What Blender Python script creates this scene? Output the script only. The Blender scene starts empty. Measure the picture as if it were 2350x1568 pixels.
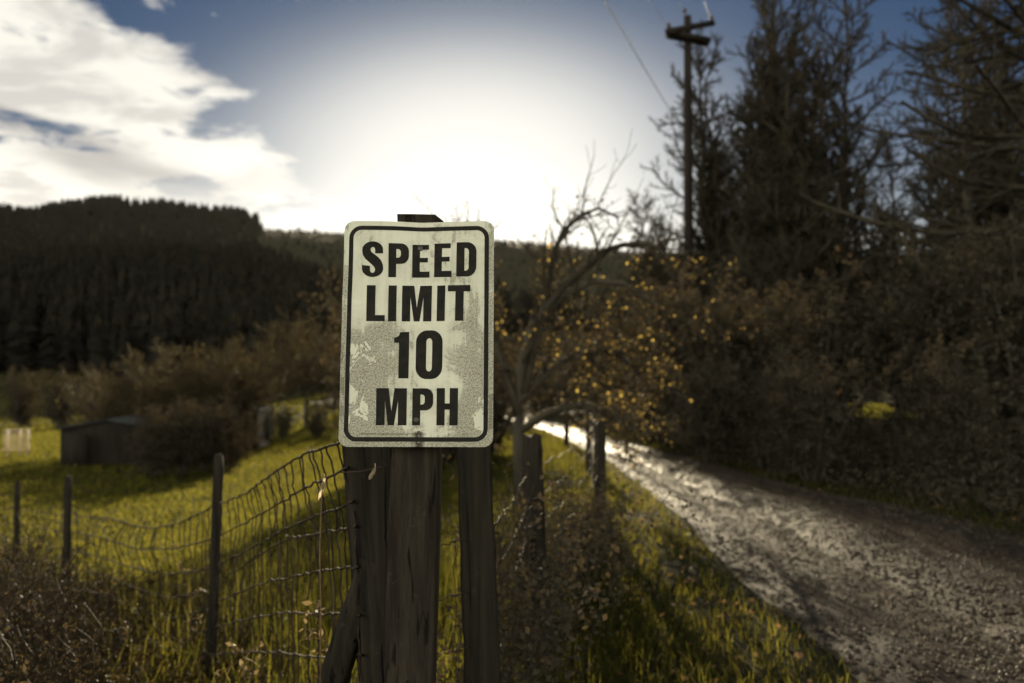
import bpy, bmesh, math
import numpy as np
from mathutils import Vector, Matrix
rad = math.radians
RNG = np.random.default_rng(7)
S = bpy.context.scene

# ------------------------------------------------------------------ camera
EYE = 1.45
PITCH = math.atan(48/1828)
cam = bpy.data.cameras.new("camera"); cam.lens = 28; cam.sensor_width = 36
cam.clip_start = 0.05; cam.clip_end = 9000
cam.dof.use_dof = True; cam.dof.focus_distance = 1.575; cam.dof.aperture_fstop = 2.8; cam.dof.aperture_blades = 9
co = bpy.data.objects.new("camera", cam); S.collection.objects.link(co)
co.location = (0, 0, EYE); co.rotation_euler = (math.pi/2 + PITCH, 0, 0)
S.camera = co

# ------------------------------------------------------------------ sun, sky, exposure
SUN_EL, SUN_AZ = rad(15.3), rad(-3.0)          # azimuth measured from +Y towards +X
SD = Vector((math.sin(SUN_AZ)*math.cos(SUN_EL), math.cos(SUN_AZ)*math.cos(SUN_EL), math.sin(SUN_EL)))
sl = bpy.data.lights.new("sun", 'SUN'); sl.energy = 5.0; sl.angle = rad(0.6); sl.color = (1.0, 0.84, 0.56)
so = bpy.data.objects.new("sun", sl); S.collection.objects.link(so)
so.rotation_euler = SD.to_track_quat('Z', 'Y').to_euler(); so.location = (0, 0, 60)
S.view_settings.view_transform = 'Standard'; S.view_settings.look = 'None'
S.view_settings.exposure = 0.55; S.view_settings.gamma = 1.0
S.cycles.max_bounces = 6; S.cycles.diffuse_bounces = 3; S.cycles.glossy_bounces = 2
S.cycles.transmission_bounces = 4; S.cycles.transparent_max_bounces = 8
S.cycles.sample_clamp_indirect = 6.0; S.cycles.sample_clamp_direct = 40.0

class NT:
    """tiny node-graph helper"""
    def __init__(s, tree): s.t = tree; s.n = tree.nodes; s.l = tree.links
    def new(s, typ, ins=None, **kw):
        n = s.n.new(typ)
        for k, v in kw.items(): setattr(n, k, v)
        for k, v in (ins or {}).items(): s.put(n.inputs[k], v)
        return n
    def put(s, sock, v):
        if isinstance(v, bpy.types.NodeSocket): s.l.new(v, sock)
        elif isinstance(v, (tuple, list)) and sock.type == 'RGBA' and len(v) == 3: sock.default_value = (*v, 1)
        else: sock.default_value = v
    def math(s, op, a, b=0.0, c=0.0, clamp=False):
        n = s.n.new('ShaderNodeMath'); n.operation = op; n.use_clamp = clamp
        s.put(n.inputs[0], a); s.put(n.inputs[1], b); s.put(n.inputs[2], c); return n.outputs[0]
    def noise(s, vec, scale, detail=4, rough=.55, dist=0.0):
        n = s.new('ShaderNodeTexNoise', {'Scale': scale, 'Detail': detail, 'Roughness': rough, 'Distortion': dist})
        if vec is not None: s.l.new(vec, n.inputs['Vector'])
        return n.outputs['Fac']
    def ramp(s, fac, lo, hi, smooth=True):
        n = s.n.new('ShaderNodeMapRange'); n.interpolation_type = 'SMOOTHSTEP' if smooth else 'LINEAR'
        s.put(n.inputs['Value'], fac); s.put(n.inputs['From Min'], lo); s.put(n.inputs['From Max'], hi); return n.outputs[0]
    def mix(s, fac, a, b, mode='MIX'):
        n = s.n.new('ShaderNodeMix'); n.data_type = 'RGBA'; n.blend_type = mode
        s.put(n.inputs[0], fac); s.put(n.inputs[6], a); s.put(n.inputs[7], b); return n.outputs[2]
    def mapv(s, vec, scale=(1, 1, 1), rot=(0, 0, 0), loc=(0, 0, 0)):
        n = s.n.new('ShaderNodeMapping'); n.inputs['Scale'].default_value = scale
        n.inputs['Rotation'].default_value = rot; n.inputs['Location'].default_value = loc
        s.l.new(vec, n.inputs['Vector']); return n.outputs[0]

W = bpy.data.worlds.new("World"); S.world = W; W.use_nodes = True
g = NT(W.node_tree); g.n.clear()
sky = g.n.new('ShaderNodeTexSky'); sky.sky_type = 'NISHITA'; sky.sun_disc = False
sky.sun_elevation = SUN_EL; sky.sun_rotation = SUN_AZ; sky.altitude = 300
sky.air_density = 1.15; sky.dust_density = 0.3; sky.ozone_density = 2.2
tc = g.n.new('ShaderNodeTexCoord')
sep = g.n.new('ShaderNodeSeparateXYZ'); g.l.new(tc.outputs['Generated'], sep.inputs[0])
X, Y, Z = sep.outputs
# clouds on a flat layer high above (direction projected onto the layer)
zz = g.math('MAXIMUM', g.math('ADD', Z, 0.16), 0.03)
cu = g.math('DIVIDE', X, zz); cv = g.math('DIVIDE', Y, zz)
cvec = g.n.new('ShaderNodeCombineXYZ'); g.l.new(cu, cvec.inputs[0]); g.l.new(cv, cvec.inputs[1])
cl = g.mapv(cvec.outputs[0], (1, 1, 1), (0, 0, rad(-20)))
big = g.noise(cl, 1.9, 8, .52, .25)
fine = g.noise(g.mapv(cvec.outputs[0], (1, 1.0, 1), (0, 0, .3), (3.1, 1.7, 0)), 6.5, 6, .6, .4)
# bank of cloud on the left of the valley: its edge runs diagonally down towards the sun
ym = g.math('MAXIMUM', Y, 0.05)
a_ = g.math('DIVIDE', X, ym); e_ = g.math('DIVIDE', Z, ym)
edge = g.math('SUBTRACT', g.math('MULTIPLY_ADD', a_, -0.95, -.033), e_)       # >0 inside the bank
inb = g.ramp(g.math('ADD', edge, g.math('MULTIPLY', g.math('SUBTRACT', g.math('MULTIPLY_ADD', fine, .35, g.math('MULTIPLY', big, .8)), .575), .62)), -0.035, 0.045)
holes = g.ramp(g.math('ADD', big, g.math('MULTIPLY', fine, .45)), .56, .68)
low = g.ramp(e_, .30, .16)
cover = g.math('MULTIPLY', inb, g.math('MAXIMUM', holes, g.math('MULTIPLY', low, .8)))
wisps = g.math('MULTIPLY', g.ramp(g.math('ADD', fine, g.math('MULTIPLY', big, .5)), .86, .98), g.math('MULTIPLY', g.ramp(a_, -.15, -.30), .6))
hz = g.ramp(e_, .21, .10)                                                     # low bright bank over the far ridge
hzn = g.math('MULTIPLY', hz, g.ramp(g.math('ADD', big, g.math('MULTIPLY', hz, .4)), .5, .8))
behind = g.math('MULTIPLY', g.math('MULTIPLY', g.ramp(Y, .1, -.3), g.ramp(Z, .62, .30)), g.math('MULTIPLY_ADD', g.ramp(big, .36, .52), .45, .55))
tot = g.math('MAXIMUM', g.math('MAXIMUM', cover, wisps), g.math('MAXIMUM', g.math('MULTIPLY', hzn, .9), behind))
thick = g.ramp(g.math('ADD', g.noise(g.mapv(cvec.outputs[0], (1, 1.6, 1), (0, 0, rad(-25)), (.55, .2, 0)), 2.6, 7, .55, .5), g.math('MULTIPLY', g.math('SUBTRACT', fine, .5), .4)), .40, .62)
band = g.math('ADD', g.math('MULTIPLY_ADD', g.math('ADD', a_, .643), .357, -.302), e_)
band = g.math('ADD', band, g.math('MULTIPLY', g.math('SUBTRACT', big, .5), .12))
bandm = g.math('EXPONENT', g.math('MULTIPLY', g.math('MULTIPLY', band, band), -1/.026**2))
thick = g.math('MAXIMUM', g.math('MULTIPLY', thick, .6), g.math('MULTIPLY', bandm, g.ramp(a_, -.25, -.45)))
ccol = g.mix(g.math('MULTIPLY', thick, .95), (14.2, 13.6, 12.2), (6.4, 6.1, 5.8))
ccol = g.mix(g.ramp(Y, .2, -.4), ccol, (52.0, 49.5, 39.5))                    # unseen bright cloud added behind the camera to fill the sign and darks
skyc = g.mix(1.0, sky.outputs[0], (.205, .30, .43), 'MULTIPLY')
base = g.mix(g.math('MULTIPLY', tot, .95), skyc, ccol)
# bright air around the low sun, wider than high, and pale air low over the ridge
da = g.math('ADD', a_, -math.tan(SUN_AZ)); dz_ = g.math('SUBTRACT', e_, math.tan(SUN_EL))
de = g.math('ADD', g.math('MULTIPLY', g.math('MAXIMUM', dz_, 0.0), 1.85), g.math('MULTIPLY', g.math('MINIMUM', dz_, 0.0), .5))
d2 = g.math('ADD', g.math('MULTIPLY', da, da), g.math('MULTIPLY', de, de)); d1 = g.math('SQRT', d2)
gl = g.math('MULTIPLY', g.math('EXPONENT', g.math('MULTIPLY', d2, -1/.205**2)), 25.0)
gl = g.math('ADD', gl, g.math('MULTIPLY', g.math('EXPONENT', g.math('MULTIPLY', d2, -1/.42**2)), 1.1))
gl = g.math('MULTIPLY', gl, g.ramp(Y, .0, .3)); KG = 14.4
gl = g.math('MULTIPLY', g.math('SUBTRACT', 1.0, g.math('EXPONENT', g.math('MULTIPLY', gl, -1/KG))), KG)   # veil of thin cloud: no harder than the cloud tops
lowair = g.math('MULTIPLY', g.math('EXPONENT', g.math('MULTIPLY', g.math('MULTIPLY', g.math('MAXIMUM', e_, 0.0), e_), -1/.20**2)), g.ramp(Y, .0, .4))
lowair = g.math('MULTIPLY', lowair, g.math('MULTIPLY_ADD', g.math('EXPONENT', g.math('MULTIPLY', g.math('MULTIPLY', da, da), -1/.32**2)), 1.1, 1.0))
final = g.mix(1.0, g.mix(g.math('DIVIDE', gl, KG), base, (0.0, 0.0, 0.0)), g.mix(1.0, (1.02, .985, .90), gl, 'MULTIPLY'), 'ADD')
final = g.mix(1.0, final, g.mix(1.0, (7.4, 6.7, 5.3), lowair, 'MULTIPLY'), 'ADD')
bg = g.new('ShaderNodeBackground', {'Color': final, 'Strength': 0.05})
wo = g.n.new('ShaderNodeOutputWorld'); g.l.new(bg.outputs[0], wo.inputs[0])

# ------------------------------------------------------------------ helpers
def at(px, py, depth):
    """a pixel of the 2350x1568 photograph and its distance along the view axis -> point in the world"""
    x = (px-1175)/1828*depth; u = (784-py)/1828*depth
    return np.array((x, depth*math.cos(PITCH)-u*math.sin(PITCH), EYE+depth*math.sin(PITCH)+u*math.cos(PITCH)))

def mesh_np(name, V, F, smooth=False):
    """F: list of int arrays, each (n,3) or (n,4)"""
    V = np.asarray(V, float); F = [np.asarray(f, int) for f in F if len(f)]
    me = bpy.data.meshes.new(name)
    me.vertices.add(len(V)); me.vertices.foreach_set('co', V.astype(np.float32).ravel())
    loops = np.concatenate([f.ravel() for f in F]); tot = np.concatenate([np.full(len(f), f.shape[1]) for f in F])
    me.loops.add(len(loops)); me.loops.foreach_set('vertex_index', loops.astype(np.int32))
    me.polygons.add(len(tot)); st = np.concatenate([[0], np.cumsum(tot)[:-1]])
    me.polygons.foreach_set('loop_start', st.astype(np.int32)); me.polygons.foreach_set('loop_total', tot.astype(np.int32))
    me.update(calc_edges=True); me.validate()
    if smooth: me.polygons.foreach_set('use_smooth', np.ones(len(me.polygons), bool))
    return me

LOC = {}
def obj(name, VF, mat, parent=None, loc=None, smooth=False, **props):
    V, F = VF
    o0 = np.array(loc if loc is not None else (0, 0, 0), float)
    base = LOC[parent.name] if parent else np.zeros(3)
    if parent: o0 = base
    me = mesh_np(name, np.asarray(V) - o0, F, smooth)
    mats = mat if isinstance(mat, (list, tuple)) else [mat]
    for m in mats: me.materials.append(m)
    o = bpy.data.objects.new(name, me); S.collection.objects.link(o)
    if parent: o.parent = parent
    else: o.location = o0
    LOC[o.name] = o0
    for k, v in props.items(): o[k] = v
    return o

def thing(name, label, category, loc, group=None):
    o = bpy.data.objects.new(name, None); S.collection.objects.link(o); o.location = loc
    o.empty_display_size = .2
    o['label'] = label; o['category'] = category
    if group: o['group'] = group
    LOC[o.name] = np.array(loc, float); return o

def copy_thing(root, loc, rot, scale, label, group=None):
    def cp(o, par):
        c = o.copy(); S.collection.objects.link(c); c.parent = par; LOC[c.name] = np.array(loc, float)
        for ch in [q for q in S.collection.objects if q.parent == o and q is not c]: cp(ch, c)
        return c
    r = cp(root, None); r.location = loc; r.rotation_euler = (0, 0, rot); r.scale = (scale,)*3 if np.isscalar(scale) else scale
    r['label'] = label
    if group: r['group'] = group
    return r

def join(*parts):
    V, F, n = [], [], 0
    for v, f in parts:
        v = np.asarray(v, float); V.append(v); F += [np.asarray(k, int)+n for k in f if len(k)]; n += len(v)
    return np.concatenate(V), F

def tubes(P, R, sides=6, cap=False):
    """P (m,N,3) polylines, R (m,N) radii"""
    P = np.asarray(P, float); R = np.asarray(R, float); m, N, _ = P.shape
    T = np.gradient(P, axis=1); T /= np.linalg.norm(T, axis=2, keepdims=True)+1e-9
    mt = T.mean(axis=1, keepdims=True)
    ref = np.where(np.abs(mt[..., 2:3]) > .8*np.linalg.norm(mt, axis=2, keepdims=True), np.array([1., .07, 0]), np.array([0, 0, 1.]))
    U = np.cross(T, ref); U /= np.linalg.norm(U, axis=2, keepdims=True)+1e-9; Wd = np.cross(T, U)
    a = np.arange(sides)*2*math.pi/sides
    rings = P[:, :, None, :] + R[:, :, None, None]*(np.cos(a)[:, None]*U[:, :, None, :] + np.sin(a)[:, None]*Wd[:, :, None, :])
    V = rings.reshape(-1, 3)
    i = np.arange(m)[:, None, None]*N*sides; j = np.arange(N-1)[None, :, None]*sides; k = np.arange(sides)[None, None, :]
    k2 = (k+1) % sides
    Q = np.stack([i+j+k, i+j+k2, i+j+sides+k2, i+j+sides+k], -1).reshape(-1, 4)
    F = [Q]
    if cap:
        n0 = len(V); cen = np.concatenate([P[:, 0], P[:, -1]]); V = np.concatenate([V, cen])
        kk = np.arange(sides); b = np.arange(m)[:, None]*N*sides
        bot = np.stack([np.broadcast_to(n0+np.arange(m)[:, None], (m, sides)), b+(kk+1) % sides, b+kk], -1).reshape(-1, 3)
        e = b+(N-1)*sides
        top = np.stack([np.broadcast_to(n0+m+np.arange(m)[:, None], (m, sides)), e+kk, e+(kk+1) % sides], -1).reshape(-1, 3)
        F += [bot, top]
    return V, F

def tube(pts, r, sides=8, cap=True):
    pts = np.asarray(pts, float); r = np.broadcast_to(np.asarray(r, float), (len(pts),))
    return tubes(pts[None], r[None], sides, cap)

def box(c, s, rot=0.0, tilt=None):
    c = np.array(c, float); s = np.array(s, float)/2
    q = np.array([(-1,-1,-1),(1,-1,-1),(1,1,-1),(-1,1,-1),(-1,-1,1),(1,-1,1),(1,1,1),(-1,1,1)], float)*s
    if tilt is not None: q = q @ np.array(tilt).T
    cr, sr = math.cos(rot), math.sin(rot)
    q = q @ np.array([[cr, sr, 0], [-sr, cr, 0], [0, 0, 1]])
    return q+c, [np.array([(0,3,2,1),(4,5,6,7),(0,1,5,4),(1,2,6,5),(2,3,7,6),(3,0,4,7)])]

def quads_at(C, size, aspect=1.5, updown=None, rng=RNG):
    """leaf-sized folded quads at points C"""
    n = len(C); d = rng.normal(size=(n, 3)); d /= np.linalg.norm(d, axis=1, keepdims=True)
    if updown is not None: d = d*np.array([1, 1, updown]); d /= np.linalg.norm(d, axis=1, keepdims=True)
    e = np.cross(d, rng.normal(size=(n, 3))); e /= np.linalg.norm(e, axis=1, keepdims=True)
    nn = np.cross(d, e)
    s = (np.asarray(size)*rng.uniform(.6, 1.35, n))[:, None]
    L = d*s*aspect; B = e*s*.5
    V = np.stack([C, C+L*.5+B+nn*s*.15, C+L, C+L*.5-B+nn*s*.15], 1).reshape(-1, 3)
    return V, [np.arange(4*n).reshape(n, 4)]

def smooth01(x, a, b):
    t = np.clip((np.asarray(x, float)-a)/(b-a), 0, 1); return t*t*(3-2*t)

def vnoise(x, y, seed=0):
    """cheap value noise, numpy"""
    x = np.asarray(x, float); y = np.asarray(y, float)
    xi = np.floor(x).astype(np.int64); yi = np.floor(y).astype(np.int64); fx = x-xi; fy = y-yi
    def h(a, b):
        n = (a*374761393 + b*668265263 + seed*1442695041) & 0x7fffffff
        n = ((n ^ (n >> 13))*1274126177) & 0x7fffffff
        return ((n ^ (n >> 16)) & 0xffff)/65535.0
    fx = fx*fx*(3-2*fx); fy = fy*fy*(3-2*fy)
    return (h(xi, yi)*(1-fx)+h(xi+1, yi)*fx)*(1-fy)+(h(xi, yi+1)*(1-fx)+h(xi+1, yi+1)*fx)*fy
def fbm(x, y, seed=0, oct=4):
    s = 0; a = .5
    for k in range(oct): s = s+a*(vnoise(x*2**k, y*2**k, seed+k)-.5); a *= .5
    return s

# ------------------------------------------------------------------ materials
def new_mat(name):
    m = bpy.data.materials.new(name); m.use_nodes = True; q = NT(m.node_tree); q.n.clear()
    q.out = q.n.new('ShaderNodeOutputMaterial'); return m, q

def simple(name, c1, c2, scale=8, rough=.8, bump=.3, bscale=None, spec=.3, stretch=(1, 1, 1), transl=0.0, tcol=None, coord='Object', detail=6, metal=0.0, bdist=.02):
    m, q = new_mat(name)
    tcn = q.n.new('ShaderNodeTexCoord'); v = q.mapv(tcn.outputs[coord], stretch)
    f = q.noise(v, scale, detail, .6)
    f = q.ramp(f, .32, .68)
    col = q.mix(f, c1, c2)
    b = q.new('ShaderNodeBsdfPrincipled', {'Base Color': col, 'Roughness': rough, 'Specular IOR Level': spec, 'Metallic': metal})
    if bump:
        bn = q.new('ShaderNodeBump', {'Strength': bump, 'Distance': bdist, 'Height': q.noise(v, bscale or scale*3, 5, .6)})
        q.l.new(bn.outputs[0], b.inputs['Normal'])
    sh = b.outputs[0]
    if transl:
        tr = q.new('ShaderNodeBsdfTranslucent', {'Color': tcol or col})
        mx = q.new('ShaderNodeMixShader', {0: transl}); q.l.new(sh, mx.inputs[1]); q.l.new(tr.outputs[0], mx.inputs[2]); sh = mx.outputs[0]
    q.l.new(sh, q.out.inputs[0]); return m

def leaf_mat(name, c1, c2, transl, t1, t2, rough=.6, spec=.25):
    """leaf colour varies from leaf to leaf"""
    m, q = new_mat(name)
    gm = q.n.new('ShaderNodeNewGeometry')
    f = gm.outputs['Random Per Island']
    col = q.mix(f, c1, c2); tcl = q.mix(f, t1, t2)
    b = q.new('ShaderNodeBsdfPrincipled', {'Base Color': col, 'Roughness': rough, 'Specular IOR Level': spec})
    tr = q.new('ShaderNodeBsdfTranslucent', {'Color': tcl})
    mx = q.new('ShaderNodeMixShader', {0: transl}); q.l.new(b.outputs[0], mx.inputs[1]); q.l.new(tr.outputs[0], mx.inputs[2])
    q.l.new(mx.outputs[0], q.out.inputs[0]); return m

M = {}
M['ground'] = simple('pasture_soil_and_grass', (.022, .022, .014), (.040, .038, .020), 1.2, .95, .6, 14, .05, bdist=.05)
M['bark'] = simple('mossy_bark', (.034, .030, .024), (.070, .060, .044), 5, .9, .5, 20, .2, (1, 1, .3))
M['twig'] = simple('bare_twigs', (.034, .030, .023), (.066, .056, .040), 3, .9, 0, spec=.08)
M['goldtwig'] = simple('orchard_twigs', (.040, .032, .020), (.080, .062, .036), 1.0, .7, 0, spec=.2, transl=.3, tcol=(.26, .18, .06))
M['moss'] = leaf_mat('moss_and_dead_leaves', (.040, .040, .030), (.072, .064, .046), .18, (.05, .045, .018), (.14, .095, .03), .9, .03)
M['conifer'] = leaf_mat('conifer_needles', (.022, .028, .013), (.045, .05, .022), .25, (.05, .06, .02), (.12, .12, .04))
M['golden'] = leaf_mat('golden_autumn_leaves', (.06, .045, .02), (.22, .16, .05), .6, (.08, .045, .015), (.80, .58, .15))
M['brownleaf'] = leaf_mat('brown_thicket_leaves', (.042, .040, .031), (.076, .064, .048), .22, (.05, .04, .016), (.17, .11, .036), .9, .03)
M['weedleaf'] = leaf_mat('dry_weed_stems', (.018, .016, .011), (.050, .038, .023), .3, (.05, .036, .015), (.24, .165, .065), .6, .2)
M['grass'] = leaf_mat('grass_blades', (.017, .021, .008), (.040, .041, .013), .55, (.15, .155, .022), (.38, .33, .05), .7, .05)
M['orchleaf'] = leaf_mat('last_orchard_leaves', (.040, .034, .02), (.085, .070, .036), .5, (.08, .066, .025), (.36, .28, .095))
M['laneturf'] = leaf_mat('worn_lane_turf', (.02, .019, .010), (.042, .036, .018), .3, (.05, .045, .015), (.12, .10, .03), .9, .03)
M['dry'] = leaf_mat('dry_stems', (.10, .075, .04), (.24, .18, .10), .35, (.3, .2, .09), (.6, .45, .22), .5)
M['paleleaf'] = leaf_mat('bleached_dead_leaf', (.40, .33, .25), (.50, .42, .32), .6, (.62, .5, .36), (.8, .66, .48))
def wood(name, c1, c2, crack, scale, zs):
    """weathered timber: long grain, dark drying cracks, pale worn ridges, a little lichen"""
    m, q = new_mat(name); tcn = q.n.new('ShaderNodeTexCoord'); v = q.mapv(tcn.outputs['Object'], (1, 1, zs))
    gr = q.noise(v, scale, 8, .65, .3); ck = q.ramp(q.noise(q.mapv(tcn.outputs['Object'], (1, 1, zs*.5), (0, 0, 0), (2, 3, 1)), scale*1.3, 3, .5, .8), .60, .66)
    col = q.mix(q.ramp(gr, .35, .68), c1, c2); lich = q.ramp(q.noise(tcn.outputs['Object'], 22, 6, .7), .60, .68)
    col = q.mix(q.math('MULTIPLY', lich, .35), col, (.055, .058, .042)); col = q.mix(ck, col, crack)
    h = q.math('SUBTRACT', gr, q.math('MULTIPLY', ck, .9))
    bn = q.new('ShaderNodeBump', {'Strength': .9, 'Distance': .006, 'Height': h})
    b = q.new('ShaderNodeBsdfPrincipled', {'Base Color': col, 'Roughness': .9, 'Specular IOR Level': .12, 'Normal': bn.outputs[0]})
    q.l.new(b.outputs[0], q.out.inputs[0]); return m
M['post'] = wood('weathered_fence_wood', (.016, .0145, .0115), (.034, .029, .022), (.006, .005, .004), 34, .05)
M['lumber'] = wood('sawn_post_lumber', (.016, .013, .010), (.038, .031, .023), (.007, .006, .0045), 46, .035)
M['wire'] = simple('rusted_fence_wire', (.018, .013, .010), (.05, .036, .026), 30, .6, 0, spec=.2, metal=.0)
M['poleWood'] = simple('creosoted_pole', (.012, .009, .008), (.026, .020, .015), 3, .85, .4, 12, .2, (1, 1, .1))
M['cable'] = simple('aluminium_cable', (.10, .10, .095), (.16, .155, .15), 2, .5, 0, spec=.3, metal=.3)
M['porcelain'] = simple('brown_porcelain', (.05, .03, .02), (.08, .05, .035), 4, .3, 0, spec=.5)
M['siding'] = simple('dark_board_siding', (.014, .012, .011), (.026, .022, .018), 3, .85, .5, 10, .1, (6, 6, .4))
M['metalroof'] = simple('dull_sheet_roof', (.03, .034, .037), (.05, .055, .056), 1.5, 1.0, .2, 6, .02)
M['houseroof'] = simple('brown_shingle_roof', (.10, .06, .04), (.18, .11, .075), 4, .85, .5, 14, .15)
M['housewall'] = simple('tan_house_wall', (.10, .08, .06), (.15, .12, .09), 1.5, .85, .2, 10, .2)
M['crate'] = simple('pale_sawn_boards', (.50, .38, .26), (.66, .52, .38), 3, .45, .3, 14, .5, (1, 6, 6), transl=.0)
M['farwood'] = leaf_mat('far_woodland', (.013, .013, .011), (.022, .021, .017), .16, (.02, .022, .010), (.09, .075, .028), .9, .0)
M['ridgewood'] = leaf_mat('ridge_woodland', (.014, .014, .012), (.022, .021, .018), .08, (.03, .03, .012), (.05, .045, .018), .9, .0)
M['blackpaint'] = simple('black_sign_ink', (.012, .0115, .010), (.022, .020, .017), 60, .7, .05, 200, .12, bdist=.0005)
M['galv'] = simple('weathered_screw_head', (.05, .045, .04), (.13, .12, .10), 200, .5, .1, 600, .4, metal=.4, bdist=.0005)

# wet gravel: damp stones, glinting against the low sun
m, q = new_mat('damp_gravel'); M['gravel'] = m
tcn = q.n.new('ShaderNodeTexCoord'); v = tcn.outputs['Object']
vo = q.new('ShaderNodeTexVoronoi', {'Vector': v, 'Scale': 38.0, 'Randomness': 1.0})
vo2 = q.new('ShaderNodeTexVoronoi', {'Vector': v, 'Scale': 95.0})
rgb = q.n.new('ShaderNodeSeparateColor'); q.l.new(vo.outputs['Color'], rgb.inputs[0])
c = q.mix(rgb.outputs[0], (.013, .009, .0055), (.052, .036, .020))
uvn = q.n.new('ShaderNodeUVMap').outputs[0]; su = q.n.new('ShaderNodeSeparateXYZ'); q.l.new(uvn, su.inputs[0]); tt_ = su.outputs[0]
trk = q.math('ABSOLUTE', q.math('SUBTRACT', q.math('ABSOLUTE', q.math('SUBTRACT', tt_, .5)), .25))
trk = q.math('ADD', trk, q.math('MULTIPLY', q.math('SUBTRACT', q.noise(v, 2.6, 5, .65), .5), .16))
worn = q.ramp(trk, .13, .05)
c = q.mix(worn, q.mix(.6, c, (.012, .009, .006)), c)
c = q.mix(q.ramp(q.noise(v, 1.3, 4, .6), .45, .65), c, (.024, .018, .012))
c = q.mix(q.ramp(q.noise(v, 4.5, 4, .7), .56, .7), c, (.022, .018, .013))
rgh = q.math('ADD', q.math('MULTIPLY_ADD', q.noise(v, 2.2, 4, .6), .4, .18), q.math('MULTIPLY_ADD', worn, -.20, .24))
hgt = q.math('ADD', q.math('MULTIPLY', vo.outputs['Distance'], -1.0), q.math('MULTIPLY', vo2.outputs['Distance'], -.4))
bn = q.new('ShaderNodeBump', {'Strength': .45, 'Distance': .012, 'Height': q.math('ADD', hgt, q.math('MULTIPLY', q.noise(v, 60, 6, .75), 1.4))})
b = q.new('ShaderNodeBsdfPrincipled', {'Base Color': c, 'Roughness': rgh, 'Specular IOR Level': .30, 'Normal': bn.outputs[0]})
q.l.new(b.outputs[0], q.out.inputs[0])

# stones: per-stone colour, damp
m, q = new_mat('road_stones'); M['stone'] = m
gm = q.n.new('ShaderNodeNewGeometry')
c = q.mix(gm.outputs['Random Per Island'], (.020, .015, .010), (.085, .064, .042))
b = q.new('ShaderNodeBsdfPrincipled', {'Base Color': c, 'Roughness': .5, 'Specular IOR Level': .35})
q.l.new(b.outputs[0], q.out.inputs[0])

# sign face: sheet aluminium with old reflective white, lichen, rain streaks and flaked patches
m, q = new_mat('dirty_white_sheeting'); M['signface'] = m
tcn = q.n.new('ShaderNodeTexCoord'); uv = q.n.new('ShaderNodeUVMap').outputs[0]
sx = q.n.new('ShaderNodeSeparateXYZ'); q.l.new(uv, sx.inputs[0]); U_, V_ = sx.outputs[0], sx.outputs[1]
asp = q.mapv(uv, (1, 1.5, 1))
speck = q.math('ADD', q.math('MULTIPLY', q.ramp(q.noise(asp, 190, 2, .6), .42, .60), .55), q.math('MULTIPLY', q.ramp(q.noise(asp, 75, 6, .8), .44, .60), .45))
blot = q.noise(asp, 4.2, 10, .68, .9)
streak = q.noise(q.mapv(uv, (17, 1.5, 1), (0, 0, 0), (.3, .2, 0)), 1.0, 7, .7, .35)
# dirt is heavier low on the left, along the right edge and near the rim
dl = q.math('MULTIPLY', q.ramp(U_, .50, .10), q.ramp(V_, .62, .42))
dr = q.math('MULTIPLY', q.ramp(U_, .66, .84), q.ramp(V_, .72, .50))
db = q.ramp(V_, .36, .0)
rim = q.math('MAXIMUM', q.ramp(q.math('ABSOLUTE', q.math('SUBTRACT', U_, .5)), .43, .49), q.ramp(V_, .055, .0))
zone = q.math('ADD', q.math('ADD', q.math('MULTIPLY', dl, .62), q.math('MULTIPLY', dr, .42)), q.math('ADD', q.math('MULTIPLY', db, .14), q.math('MULTIPLY', rim, .34)))
dirt = q.math('ADD', zone, q.math('ADD', q.math('MULTIPLY', q.math('SUBTRACT', blot, .5), 1.7), q.math('MULTIPLY', q.math('SUBTRACT', streak, .5), 1.1)))
soft = q.ramp(dirt, -.25, .55); crisp = q.ramp(dirt, .16, .26)
dirt = q.math('ADD', q.math('MULTIPLY', soft, .55), q.math('MULTIPLY', crisp, .45))
sdirt = q.math('MULTIPLY', dirt, q.math('MULTIPLY_ADD', speck, .75, .25))
white = q.mix(q.noise(asp, 3, 3, .5), (.60, .61, .49), (.80, .81, .69))
col = q.mix(sdirt, white, (.088, .070, .040))
# clean flakes with sharp ragged edges where a top film has come off
fl = q.noise(q.mapv(uv, (11, 10, 1), (0, 0, .15), (1.4, .6, 0)), 1.0, 9, .68, 1.1)
fz = q.math('ADD', q.math('MULTIPLY', q.math('MULTIPLY', q.ramp(U_, .42, .16), q.ramp(V_, .54, .44)), q.ramp(V_, .02, .12)), q.math('MULTIPLY', q.ramp(U_, .76, .90), q.ramp(V_, .30, .20)))
flake = q.math('MULTIPLY', q.ramp(q.math('ADD', fl, q.math('MULTIPLY', q.math('SUBTRACT', fz, 1), .6)), .515, .53), q.ramp(q.math('ABSOLUTE', q.math('SUBTRACT', U_, .5)), .472, .465))
col = q.mix(q.math('MULTIPLY', flake, .88), col, (.72, .73, .61))
edgef = q.math('SUBTRACT', q.ramp(q.math('ADD', fl, q.math('MULTIPLY', q.math('SUBTRACT', fz, 1), .6)), .495, .512), flake)
col = q.mix(q.math('MULTIPLY', q.math('MAXIMUM', edgef, 0.0), .5), col, (.09, .075, .05))
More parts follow.
